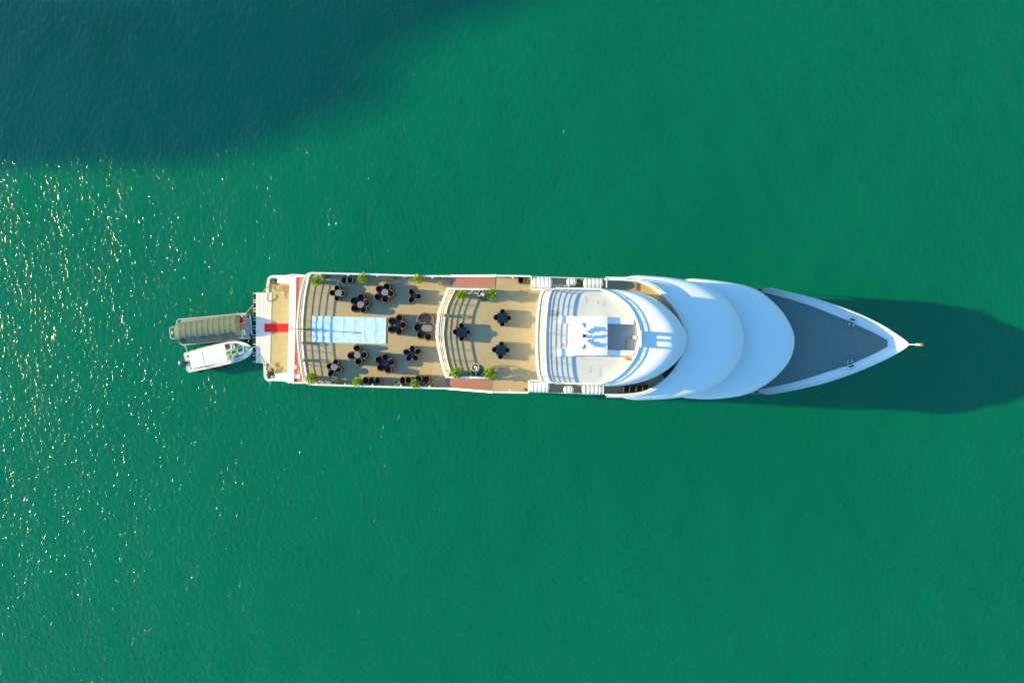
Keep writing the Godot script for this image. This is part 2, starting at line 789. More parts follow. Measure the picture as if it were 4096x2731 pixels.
func make_hull() -> void:
	bow_upper = px_list(6.0, [3000, 1153.5, 3075, 1153, 3084, 1151, 3159, 1168, 3255, 1191.5, 3351, 1222, 3446, 1258.5, 3526, 1297, 3590, 1337, 3625, 1362, 3641, 1377.5])
	bow_lower = px_list(6.0, [2985, 1573, 3057, 1574.5, 3070, 1578, 3143, 1566.5, 3223, 1550.5, 3303, 1531, 3398, 1499.5, 3494, 1461, 3574, 1423, 3625, 1391, 3641, 1377.5])
	var sides := [
		[Vector3(-25.62, 1.04, -5.5), Vector3(-25.35, 1.04, -6.5), Vector3(-24.95, 1.04, -6.74), Vector3(-21.95, 1.04, -6.66), Vector3(-21.9, 4.6, -6.4), Vector3(-19, 4.6, -6.33), Vector3(-7, 4.6, -6.08), Vector3(8, 5.2, -5.65), Vector3(16, 5.6, -5.55)],
		[Vector3(-25.62, 1.04, 2.95), Vector3(-25.35, 1.04, 3.9), Vector3(-24.95, 1.04, 4.08), Vector3(-21.95, 1.04, 4.15), Vector3(-21.9, 4.6, 4.05), Vector3(-19, 4.6, 4.0), Vector3(-7, 4.6, 4.3), Vector3(8, 5.2, 4.75), Vector3(16, 5.6, 4.95)]]
	for s in 2:
		var top := PackedVector3Array(sides[s])
		top.append_array(up(smooth(bow_upper if s == 0 else bow_lower, 24), 5.98))
		var rows := [top, PackedVector3Array(), PackedVector3Array(), PackedVector3Array()]
		for p in top:
			var axis := lerpf(-1.25, 0.3, clampf((p.x + 25.6) / 64.6, 0.0, 1.0))
			var bow := clampf((p.x - 18.0) / 21.0, 0.0, 1.0)
			for k in 3:
				var d: float = [0.25, 0.6, 1.0][k]
				var narrow := lerpf(1.0, lerpf(0.93, 0.5, bow), d)
				rows[k + 1].append(Vector3(p.x - 4.0 * d * bow * bow, lerpf(p.y, -0.8, d), axis + (p.z - axis) * narrow))
		var b := MB.new()
		b.grid(rows, Vector3(0, 0, -1 if s == 0 else 1))
		part("hull_side", b, M["hull paint"], ship)
	var t := MB.new()
	t.quad(Vector3(-25.62, 1.04, -5.5), Vector3(-25.62, 1.04, 2.95), Vector3(-25.6, -0.8, 2.7), Vector3(-25.6, -0.8, -5.2), Vector3.LEFT)
	t.quad(Vector3(-21.9, 4.6, -6.4), Vector3(-21.9, 4.6, 4.05), Vector3(-21.9, 1.04, 4.15), Vector3(-21.9, 1.04, -6.66), Vector3.LEFT)
	part("transom", t, M["hull paint"], ship)
	# cabin windows along both sides
	for s in 2:
		for k in 16:
			var x := -17.5 + k * 2.0
			var a := clampf((x + 19.0) / 27.0, 0.0, 1.0)
			var z := lerpf(-6.31, -5.64, a) if s == 0 else lerpf(3.98, 4.74, a)
			var b := MB.new()
			b.box(Vector3(x, 3.7, z), Vector3(1.2, 0.8, 0.08))
			part("window", b, M["window glass"], ship)
			b = MB.new()
			b.box(Vector3(x, 6.3, (z * 1.0 + (-0.02 if s == 0 else 0.06))), Vector3(1.5, 1.3, 0.1))
			part("window", b, M["window glass"], ship)


func make_stern() -> void:
	# working deck
	var b := MB.new()
	var deck := read(660, 1080, 3.267, Y_STERN, [1333, 300, 1345, 112, 1405, 80, 1640, 80, 1640, 1460, 1368, 1443, 1302, 1400, 1297, 1215])
	b.sheet(deck, Y_STERN)
	part("stern_deck", b, M["stern deck"], ship)
	for line in [[1333, 300, 1334, 220, 1352, 120, 1378, 90, 1425, 84], [1301, 1210, 1302, 1340, 1308, 1400, 1330, 1430, 1375, 1438]]:
		wall("coaming", smooth(read(660, 1080, 3.267, Y_STERN + 0.08, line), 10), 0.26, 1.0, Y_STERN + 0.1, M["grey white"], ship)
	# boarding platform of long ribbed planks
	var plat := group_part("boarding_platform", ship)
	var c := [at2(1022.7, 1169.4, 1.12), at2(1086.3, 1169.8, 1.12), at2(1079.3, 1454, 1.12), at2(1022, 1451, 1.12)]
	for k in 8:
		var q := PackedVector2Array([c[0].lerp(c[1], k / 8.0 + 0.003), c[0].lerp(c[1], (k + 1) / 8.0 - 0.003), c[3].lerp(c[2], (k + 1) / 8.0 - 0.003), c[3].lerp(c[2], k / 8.0 + 0.003)])
		b = MB.new()
		b.prism(q, 0.9, 1.13 + 0.006 * (k % 2))
		part("plank", b, M["platform grey"], plat)
	b = MB.new()
	b.prism(PackedVector2Array([c[0], c[1], c[2], c[3]]), 0.7, 0.93)
	part("frame", b, M["light grey"], plat)
	# rubber fender along its outer edge, with the pins that hold it
	b = MB.new()
	b.tube(PackedVector3Array([at(1016.5, 1170, 0.75), at(1016, 1265, 0.75)]), 0.14, 10)
	part("fender", b, M.rubber, plat)
	b = MB.new()
	b.tube(PackedVector3Array([at(1019.5, 1265, 0.5), at(1018, 1450, 0.5)]), 0.07, 8)
	part("fender", b, M.rubber, plat)
	for y in [1173, 1199, 1208.5, 1233, 1244, 1269.5, 1280.5, 1304, 1315, 1340, 1349.5, 1376.5, 1388, 1411, 1421, 1446]:
		b = MB.new()
		var x: float = 1013.0 - (y - 1170) * 0.011
		b.tube(PackedVector3Array([at(x, y, 0.92), at(x + 10.5, y + 0.4, 0.92)]), 0.036 if y > 1260 else 0.045, 8)
		part("pin", b, M.paint, plat)
	# stair housings on both quarters
	b = MB.new()
	b.prism(read(660, 1080, 3.267, 3.6, [1405, 66, 1550, 68, 1690, 54, 1690, 168, 1465, 170, 1465, 98, 1405, 97]), 1.0, 3.6)
	part("stair_housing", b, M.paint, ship)
	b = MB.new()
	b.prism(read(660, 1080, 3.267, 3.6, [1368, 1421, 1435, 1420, 1435, 1355, 1670, 1349, 1670, 1476, 1510, 1450, 1368, 1448]), 1.0, 3.6)
	part("stair_housing", b, M.paint, ship)
	# mooring bollards
	for spot in [[1079.5, 1119], [1079.5, 1131.5], [1069.5, 1491.5], [1069.5, 1505]]:
		b = MB.new()
		b.lathe(at(spot[0], spot[1], Y_STERN), PackedVector2Array([Vector2(0.07, 0), Vector2(0.07, 0.32), Vector2(0.12, 0.34), Vector2(0.12, 0.4), Vector2(0.1, 0.43), Vector2(0.0, 0.44)]), 12)
		part("bollard", b, M["grey white"], ship)
	# balcony of the deck above the stern: tiles, cap and bars
	var balcony := group_part("stern_balcony", ship)
	b = MB.new()
	b.prism(read(660, 1080, 3.267, Y_BALCONY, [1625, 60, 1830, 60, 1830, 1475, 1605, 1478]), 4.3, Y_BALCONY)
	part("slab", b, M.paint, balcony)
	var meshes := [MB.new(), MB.new()]
	for k in 2:
		meshes[k].prism(PackedVector2Array([Vector2(0, 0), Vector2(0.47, 0), Vector2(0.47, 0.47), Vector2(0, 0.47)]), 0.0, 0.022, false)
	var tiles := [meshes[0].mesh(), meshes[1].mesh()]
	for i in 5:
		for j in 22:
			var o := at(1176, 1108, Y_BALCONY) + Vector3(i * 0.483 - 0.1 - j * 0.007, 0.0, j * 0.483)
			share("tile", tiles[0], M.terracotta if rng.randf() < 0.6 else M["terracotta pale"], balcony, o)
	var cap := read(660, 1080, 3.267, Y_BALCONY + 1.05, [1622, 62, 1620, 400, 1613, 800, 1600, 1180, 1594, 1478])
	var inner := read(660, 1080, 3.267, Y_BALCONY + 1.05, [1652, 62, 1648, 400, 1640, 800, 1629, 1180, 1622, 1478])
	b = MB.new()
	var poly := cap.duplicate()
	poly.append_array(reversed(inner))
	b.prism(poly, Y_BALCONY + 0.95, Y_BALCONY + 1.05)
	part("cap", b, M.paint, balcony)
	var foot := read(660, 1080, 3.267, Y_BALCONY + 0.06, [1706, 85, 1700, 400, 1693, 800, 1682, 1180, 1676, 1466])
	for t in [0.02, 0.3, 0.55, 0.8]:
		b = MB.new()
		b.tube(mixed(up(smooth(foot, 8), Y_BALCONY + 0.06), up(smooth(inner, 8), Y_BALCONY + 1.0), t), 0.035 if t > 0.1 else 0.06, 6)
		part("rail", b, M.paint, balcony)
	for k in range(1, 8):
		b = MB.new()
		b.bar(up(smooth(foot, 8), Y_BALCONY)[k], up(smooth(inner, 8), Y_BALCONY + 1.0)[k], 0.09, 0.04, Vector3.BACK)
		part("post", b, M.paint, balcony)
	# the slab edge towards the stern, and its side walls
	b = MB.new()
	b.prism(PackedVector2Array([cap[0], inner[0], inner[1], inner[2], inner[3], inner[4], cap[4], cap[3], cap[2], cap[1]]), 4.2, Y_BALCONY + 0.03)
	part("fascia", b, M.paint, balcony)
	for side in [[1625, 54, 1700, 52, 1825, 62, 1825, 86, 1625, 86], [1594, 1466, 1780, 1466, 1800, 1484, 1640, 1478, 1594, 1466]]:
		b = MB.new()
		b.prism(read(660, 1080, 3.267, Y_BALCONY + 1.0, side), 4.3, Y_BALCONY + 1.0)
		part("side_wall", b, M.paint, balcony)


func make_lower_deck() -> void:
	# outlines at the height of the wall tops
	var upper := px_list(8.7, [1238, 1091, 1500, 1097.5, 1700, 1103.5, 1802, 1104])
	var lower := px_list(8.7, [1242, 1537.5, 1500, 1546, 1760, 1553, 1788, 1553.5])
	var aft := px_list(Y1, [1236, 1094, 1226, 1112, 1216, 1181, 1207.5, 1264, 1206, 1316, 1207.5, 1386, 1216, 1478, 1226, 1520, 1240, 1534])
	var deck := smooth(aft, 24)
	deck.append_array(lower)
	deck.append_array(px_list(Y1, [1975, 1556, 1975, 1110]))
	deck.append_array(reversed(upper))
	var b := MB.new()
	b.sheet(deck, Y1)
	part("lower_sun_deck", b, M.deck, ship)
	b = MB.new()
	var strip := smooth(aft, 24)
	strip.append_array(reversed(smooth(px_list(Y1, [1249, 1093, 1238, 1108, 1223, 1181, 1214, 1264, 1212.5, 1316, 1214, 1386, 1222.5, 1465, 1232, 1518, 1250, 1535]), 24)))
	b.sheet(strip, Y1 + 0.006)
	part("deck_edge", b, M.paint, ship)
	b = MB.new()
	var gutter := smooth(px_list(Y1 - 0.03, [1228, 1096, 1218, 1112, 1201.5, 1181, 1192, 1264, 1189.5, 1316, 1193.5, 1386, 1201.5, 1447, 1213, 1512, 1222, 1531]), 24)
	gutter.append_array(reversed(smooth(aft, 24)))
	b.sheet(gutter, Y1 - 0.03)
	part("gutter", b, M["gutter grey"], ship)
	b = MB.new()
	b.prism(deck, 7.3, Y1 - 0.02)
	part("deck_slab", b, M.paint, ship)
	# side walls of the storey below
	b = MB.new()
	var body := PackedVector2Array([Vector2(-19.3, -6.3), Vector2(-7, -6.05), Vector2(8, -5.7), Vector2(8, 4.75), Vector2(-7, 4.3), Vector2(-19.3, 3.98)])
	b.prism(body, 4.55, 7.3, false)
	part("deckhouse", b, M["hull paint"], ship)
	for line in [upper, lower]:
		var w := group_part("bulwark", ship)
		wall("panel", line, 0.07, 7.3, 8.62, M.paint, w)
		wall("cap", line, 0.15, 8.62, 8.7, M.paint, w)
	railing("stern_railing",
		px_list(8.75, [1233, 1090, 1214, 1111, 1196, 1181, 1186.5, 1264, 1184, 1316, 1188, 1386, 1196, 1447, 1207, 1512, 1217, 1533, 1240, 1537.5]), 8.75,
		px_list(7.76, [1246, 1093, 1235, 1108, 1220, 1181, 1211, 1264, 1209.5, 1316, 1211, 1386, 1219.5, 1465, 1229, 1518, 1237, 1531, 1250, 1536]), 7.76,
		[0.0, 0.24, 0.48, 0.72], 0.15, 40, 5, 0.026)
	# lamp pole at the middle of the railing
	b = MB.new()
	b.tube(PackedVector3Array([at(1206, 1316, 7.75), at(1171, 1313.5, 9.7)]), 0.05, 8)
	part("lamp_pole", b, M["grey white"], ship)
	b = MB.new()
	b.lathe(at(1166, 1313, 9.66), PackedVector2Array([Vector2(0, -0.08), Vector2(0.08, -0.05), Vector2(0.1, 0.02), Vector2(0.07, 0.1), Vector2(0, 0.13)]), 12)
	part("stern_lamp", b, M.grey, ship)
	deck_lamps(Y1 + 0.9, [[1280, 1097.5], [1392.5, 1100.5], [1509.5, 1103], [1619, 1106], [1730.5, 1109.5], [1267, 1533], [1381, 1536], [1491, 1539], [1605, 1542.5], [1718.5, 1545]])
	make_stairs()


func deck_lamps(y: float, spots: Array) -> void:
	for s in spots:
		var b := MB.new()
		var p := at(s[0], s[1], y)
		b.lathe(p, PackedVector2Array([Vector2(0, -0.16), Vector2(0.07, -0.14), Vector2(0.09, -0.05), Vector2(0.09, 0.02), Vector2(0.06, 0.08), Vector2(0, 0.1)]), 12)
		part("deck_lamp", b, M["lamp globe"], ship)


func make_stairs() -> void:
	# two flights of sixteen treads that climb towards the bow
	var n := 16
	for s in 2:
		var g := group_part("deck_stairs", ship)
		var x0 := 1800.6 if s == 0 else 1788.5
		var x1 := 1982.3 if s == 0 else 1972.0
		for k in n:
			var y := Y1 + (Y2 - Y1) * (k + 1.0) / n - 0.02
			var a := lerpf(x0, x1, float(k) / n)
			var c := lerpf(x0, x1, (k + 1.0) / n)
			var q: PackedVector2Array
			if s == 0:
				q = PackedVector2Array([at2(a, 1107.5, y), at2(c, 1107.3, y), at2(c, lerpf(1153, 1157, (k + 1.0) / n), y), at2(a, lerpf(1153, 1157, k / 16.0), y)])
			else:
				q = PackedVector2Array([at2(a, lerpf(1508, 1510.5, k / 16.0), y), at2(c, lerpf(1508, 1510.5, (k + 1.0) / n), y), at2(c, lerpf(1550, 1563.5, (k + 1.0) / n), y), at2(a, lerpf(1550, 1563.5, k / 16.0), y)])
			var t := MB.new()
			t.prism(q, y - 0.17, y)
			var tread := part("tread", t, M["stair brown"], g)
			t = MB.new()
			var e := (q[1] - q[0]).normalized() * 0.028
			t.prism(PackedVector2Array([q[1] - e, q[1], q[2], q[2] - e]), y, y + 0.006)
			part("nosing", t, M["stair nosing"], tread)
	# the bulwarks rise with the stairs
	for s in 2:
		var a := at(1802, 1104, 8.7) if s == 0 else at(1788, 1553.5, 8.7)
		var c := at(1985, 1102, 11.5) if s == 0 else at(1971, 1568, 11.5)
		var out := Vector3(0, 0, -0.05 if s == 0 else 0.05)
		var t := MB.new()
		for k in 8:
			var p := a.lerp(c, k / 8.0)
			var q := a.lerp(c, (k + 1) / 8.0)
			var p0 := Vector3(p.x, 7.2, p.z)
			var q0 := Vector3(q.x, 7.2, q.z)
			t.quad(p0 + out, q0 + out, q + out, p + out, out)
			t.quad(p0 - out, q0 - out, q - out, p - out, -out)
		t.bar(a, c, 0.16, 0.08)
		part("stair_bulwark", t, M.paint, ship)


func make_upper_deck() -> void:
	var cap := px_list(11.55, [1791, 1156, 1784, 1160, 1770, 1195, 1753, 1240, 1745.5, 1282.6, 1741.5, 1330, 1741.5, 1342, 1745.5, 1374, 1754, 1420.5, 1766, 1467, 1777, 1501, 1783, 1506])
	var foot := px_list(10.56, [1822, 1158, 1817, 1166, 1806, 1189, 1791, 1223, 1780, 1274, 1774.5, 1330, 1774.5, 1342, 1777.6, 1374, 1785, 1420.5, 1796, 1467, 1810, 1498, 1816, 1505])
	var aft := px_list(Y2, [1796, 1157, 1800, 1184, 1786, 1221, 1775.5, 1274, 1770, 1332, 1773, 1374, 1780, 1420.5, 1791, 1467, 1804, 1495, 1797, 1508])
	# outer edges, read at the top of the wall that stands on them
	var upper := px_list(11.5, [1985, 1102, 2125, 1104.5, 2300, 1108.5, 2421, 1113.5])
	var lower := px_list(11.5, [1971, 1568, 2115, 1570, 2300, 1575, 2424, 1579.5])
	var para := parapet_line()
	var deck := smooth(aft, 24)
	deck.append_array(px_list(Y2, [1972, 1511.5]))
	deck.append_array(lower)
	deck.append_array(reversed(para))
	deck.append_array(reversed(upper))
	deck.append_array(px_list(Y2, [1983, 1157]))
	var b := MB.new()
	b.sheet(deck, Y2)
	part("upper_sun_deck", b, M.deck, ship)
	b = MB.new()
	b.prism(deck, 10.2, Y2 - 0.02)
	part("deck_slab", b, M.paint, ship)
	# wall of the storey below, facing the stern
	b = MB.new()
	var wallpoly := PackedVector2Array()
	for p in smooth(aft, 16):
		wallpoly.append(p + Vector2(0.5, 0))
	wallpoly.append_array(PackedVector2Array([Vector2(8, 3.1), Vector2(15, 3.0), Vector2(15, -3.4), Vector2(8, -4.5)]))
	b.prism(wallpoly, Y1 - 0.05, 10.2, false)
	part("deckhouse", b, M["hull paint"], ship)
	for k in 6:
		b = MB.new()
		var p := smooth(aft, 16)[3 + k * 2]
		b.box(Vector3(p.x + 0.5, 8.9, p.y), Vector3(0.1, 1.7, 0.8))
		part("door", b, M["window glass"], ship)
	# low wall along the stairs
	for line in [px_list(11.45, [1786, 1154.5, 1979, 1157.8]), px_list(11.45, [1780, 1507.5, 1968, 1511.5])]:
		wall("stair_wall", line, 0.1, 7.7, 11.36, M.paint, ship)
		wall("stair_wall_cap", line, 0.16, 11.36, 11.45, M.paint, ship)
	for line in [px_list(11.5, [1985, 1102, 2123, 1104.5]), px_list(11.5, [1971, 1568, 2112, 1570.5])]:
		var w := group_part("bulwark", ship)
		wall("panel", line, 0.07, 10.2, 11.42, M.paint, w)
		wall("cap", line, 0.15, 11.42, 11.5, M.paint, w)
	for line in [px_list(10.9, [2123, 1106, 2421, 1115]), px_list(10.9, [2112, 1568, 2424, 1576.5])]:
		wall("toe_board", line, 0.06, 10.2, 10.9, M.paint, ship)
	# hull side below the passage
	for line in [px_list(10.9, [1985, 1106, 2123, 1108, 2421, 1116]), px_list(10.9, [1971, 1564, 2112, 1566.5, 2424, 1575])]:
		var side := smooth(line, 8, false)
		var last: Vector2 = side[8]
		side.append(Vector2(13.0, last.y))
		side.append(Vector2(17.0, last.y - signf(last.y) * 0.15))
		wall("side_wall", side, 0.08, 4.8, 10.2, M["hull paint"], ship)
	railing("middle_railing", cap, 11.55, foot, 10.56, [0.0, 0.2, 0.42, 0.64], 0.19, 40, 5, 0.03)
	deck_lamps(Y2 + 0.75, [[1731 + 159, 1161.5], [2052, 1109.5], [1884.5, 1504], [2040, 1563.5]])
	# rail frames round the raft berths
	var frames := [px_list(11.45, [2123, 1104.5, 2126.5, 1106, 2126.5, 1152, 2130, 1156.5, 2172, 1157]), px_list(11.45, [2112, 1570.5, 2116, 1567, 2117, 1525, 2120, 1521.5, 2166, 1522.5])]
	for f in frames:
		b = MB.new()
		b.tube(up(f, 11.45), 0.06, 8)
		part("berth_rail", b, M.paint, ship)
		for k in [1, 2, 4]:
			b = MB.new()
			b.tube(PackedVector3Array([Vector3(f[k].x, Y2, f[k].y), Vector3(f[k].x, 11.45, f[k].y)]), 0.035, 6)
			part("berth_post", b, M.paint, ship)
	for g in [[2427, 1114, 2426, 1151], [2413.5, 1543, 2413, 1577]]:
		b = MB.new()
		b.bar(at(g[0], g[1], 11.5), at(g[2], g[3], 11.5), 0.1, 0.1)
		part("passage_gate", b, M.paint, ship)


# top of the wall that runs round the passage before the top deck
func parapet_line() -> PackedVector2Array:
	return smooth(read(2080, 1080, 2.904, 11.5, [990, 108, 1200, 112, 1400, 135, 1530, 182, 1620, 240, 1720, 332, 1800, 432, 1870, 550, 1912, 660, 1937, 790, 1918, 900, 1880, 1020, 1820, 1130, 1740, 1230, 1640, 1320, 1540, 1378, 1400, 1428, 1200, 1449, 1000, 1448]), 48)


# foremost edge of the top deck's own wall
func arc_line() -> PackedVector2Array:
	return smooth(read(2080, 1080, 2.904, 13.60, [930, 219, 1050, 260, 1180, 340, 1290, 450, 1365, 600, 1392, 720, 1383, 870, 1343, 1000, 1268, 1110, 1170, 1210, 1060, 1280, 930, 1323]), 36)


func make_top_deck() -> void:
	var cap := read(2080, 1080, 2.904, 14.05, [330, 210, 275, 222, 250, 238, 213, 330, 190, 500, 180, 660, 176, 790, 179, 1000, 194, 1180, 222, 1275, 245, 1300, 310, 1315])
	var foot := read(2080, 1080, 2.904, 13.01, [450, 216, 395, 224, 368, 240, 335, 330, 314, 500, 303, 660, 299, 790, 301, 1000, 313, 1180, 340, 1275, 362, 1298, 420, 1312])
	var arc := arc_line()
	var deck := smooth(read(2080, 1080, 2.904, Y3, [360, 222, 300, 240, 262, 330, 243, 500, 234, 660, 230, 790, 232, 1000, 244, 1180, 272, 1275, 320, 1305]), 20)
	var lower_edge := read(2080, 1080, 2.904, 13.60, [352, 1312, 930, 1323])
	var upper_edge := read(2080, 1080, 2.904, 13.60, [352, 209, 930, 219])
	var outline := deck.duplicate()
	outline.append(lower_edge[0])
	outline.append_array(reversed(arc))
	outline.append(upper_edge[0])
	# floor with its own print of joints and rust stains
	var b := MB.new()
	b.sheet(outline, Y3)
	var lo := at2(2140, 1150, Y3)
	var hi := at2(2570, 1545, Y3)
	for p in b.v:
		b.uv.append(Vector2((p.x - lo.x) / (hi.x - lo.x), (p.z - lo.y) / (hi.y - lo.y)))
	var m := mat("top deck", Color(1, 1, 1), 0.5)
	m.albedo_texture = top_deck_picture()
	part("top_deck", b, m, ship)
	b = MB.new()
	b.prism(outline, 12.65, Y3 - 0.02)
	part("deck_slab", b, M.paint, ship)
	b = MB.new()
	var house := PackedVector2Array()
	var mid := (lo + hi) * 0.5
	for p in outline:
		house.append(mid + (p - mid) * Vector2(0.95, 0.97))
	b.prism(house, Y2 - 0.03, 12.65, false)
	part("deckhouse", b, M["hull paint"], ship)
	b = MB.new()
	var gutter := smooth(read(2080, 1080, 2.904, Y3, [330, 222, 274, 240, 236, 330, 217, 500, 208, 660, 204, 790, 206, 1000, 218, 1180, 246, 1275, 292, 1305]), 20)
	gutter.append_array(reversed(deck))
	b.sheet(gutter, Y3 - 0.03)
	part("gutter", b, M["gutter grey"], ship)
	# wall round the sides and the front
	var round := PackedVector2Array([upper_edge[0].lerp(upper_edge[1], 0.12)])
	round.append_array(arc)
	round.append(lower_edge[0].lerp(lower_edge[1], 0.12))
	wall("parapet", round, 0.16, 12.65, 13.57, M.paint, ship)
	b = MB.new()
	b.tube(up(arc, 13.71), 0.035, 8)
	part("hand_rail", b, M.paint, ship)
	for k in range(2, 36, 4):
		b = MB.new()
		b.tube(PackedVector3Array([Vector3(arc[k].x, 13.55, arc[k].y), Vector3(arc[k].x, 13.71, arc[k].y)]), 0.04, 6)
		part("hand_rail_post", b, M.paint, ship)
	railing("top_railing", cap, 14.05, foot, 13.01, [0.0, 0.14, 0.34, 0.55, 0.76], 0.27, 44, 6, 0.026)
	# domed roof of the bridge in front
	var edge := smooth(read(2080, 1080, 2.904, 12.05, [952, 228, 1200, 240, 1400, 275, 1550, 330, 1700, 430, 1830, 560, 1905, 680, 1938, 790, 1925, 890, 1870, 1000, 1760, 1120, 1600, 1225, 1400, 1295, 1200, 1330, 1000, 1340, 880, 1326]), 48)
	var inner := smooth(arc, 48, false)
	var rows := []
	for j in 15:
		var t := j / 14.0
		var row := PackedVector3Array()
		for k in 49:
			var p := inner[k].lerp(edge[k], t)
			var span := inner[k].distance_to(edge[k])
			var drop := minf(1.25, span * 0.33 + 0.15)
			row.append(Vector3(p.x, 13.45 - 0.03 * span * t - drop * pow(t, 7.0), p.y))
		rows.append(row)
	var lip := PackedVector3Array()
	for p in rows[14]:
		lip.append(p + Vector3(0, -0.25, 0))
	b = MB.new()
	b.grid(rows, Vector3.UP)
	var outwards := Vector3(mid.x, 13, mid.y)
	b.grid([rows[14], lip], Vector3.UP, outwards)
	part("bridge_roof", b, M["gloss white"], ship)
	wall_under(rows[12], Y2 - 0.04, 0.3, "bridge_wall", "bridge_window")
	make_mast_house()


func top_deck_picture() -> ImageTexture:
	var w := 430
	var h := 395
	var f := FastNoiseLite.new()
	f.seed = 5
	f.frequency = 0.012
	f.fractal_octaves = 5
	var stains := []
	for s in [[2080 + 775 / 2.904, 1080 + 345 / 2.904, 6, 16, 0.5], [2080 + 912 / 2.904, 1080 + 370 / 2.904, 6, 12, 0.5], [2211, 1252, 12, 13, 0.45], [2231, 1256, 7, 12, 0.6], [2205.5, 1424, 11, 11, 0.4], [2254, 1431, 6, 6, 0.6], [2252, 1380, 7, 7, 0.5], [2362, 1479, 6, 14, 0.22], [2404, 1489, 6, 16, 0.22], [2220, 1204, 7, 14, 0.25], [2418, 1217, 8, 10, 0.2], [2390, 1437, 25, 3, 0.25], [2340, 1437, 16, 3, 0.2], [2275, 1365, 14, 9, 0.12]]:
		stains.append(s)
	var im := Image.create(w, h, false, Image.FORMAT_RGB8)
	for y in h:
		for x in w:
			var k := 0.57 * (1.0 + 0.1 * f.get_noise_2d(x, y))
			if x % 43 == 0 or y % 52 == 0:
				k *= 0.94
			var c := Color(k, k * 1.02, k * 1.05)
			for s in stains:
				var d := Vector2((x + 2140 - s[0]) / s[2], (y + 1150 - s[1]) / s[3]).length()
				d += 0.9 * f.get_noise_2d(x * 5, y * 5)
				if d < 1.0:
					c = c.lerp(Color(0.2, 0.12, 0.06), s[4] * (1.0 - d))
			im.set_pixel(x, y, c.linear_to_srgb())
	return ImageTexture.create_from_image(im)


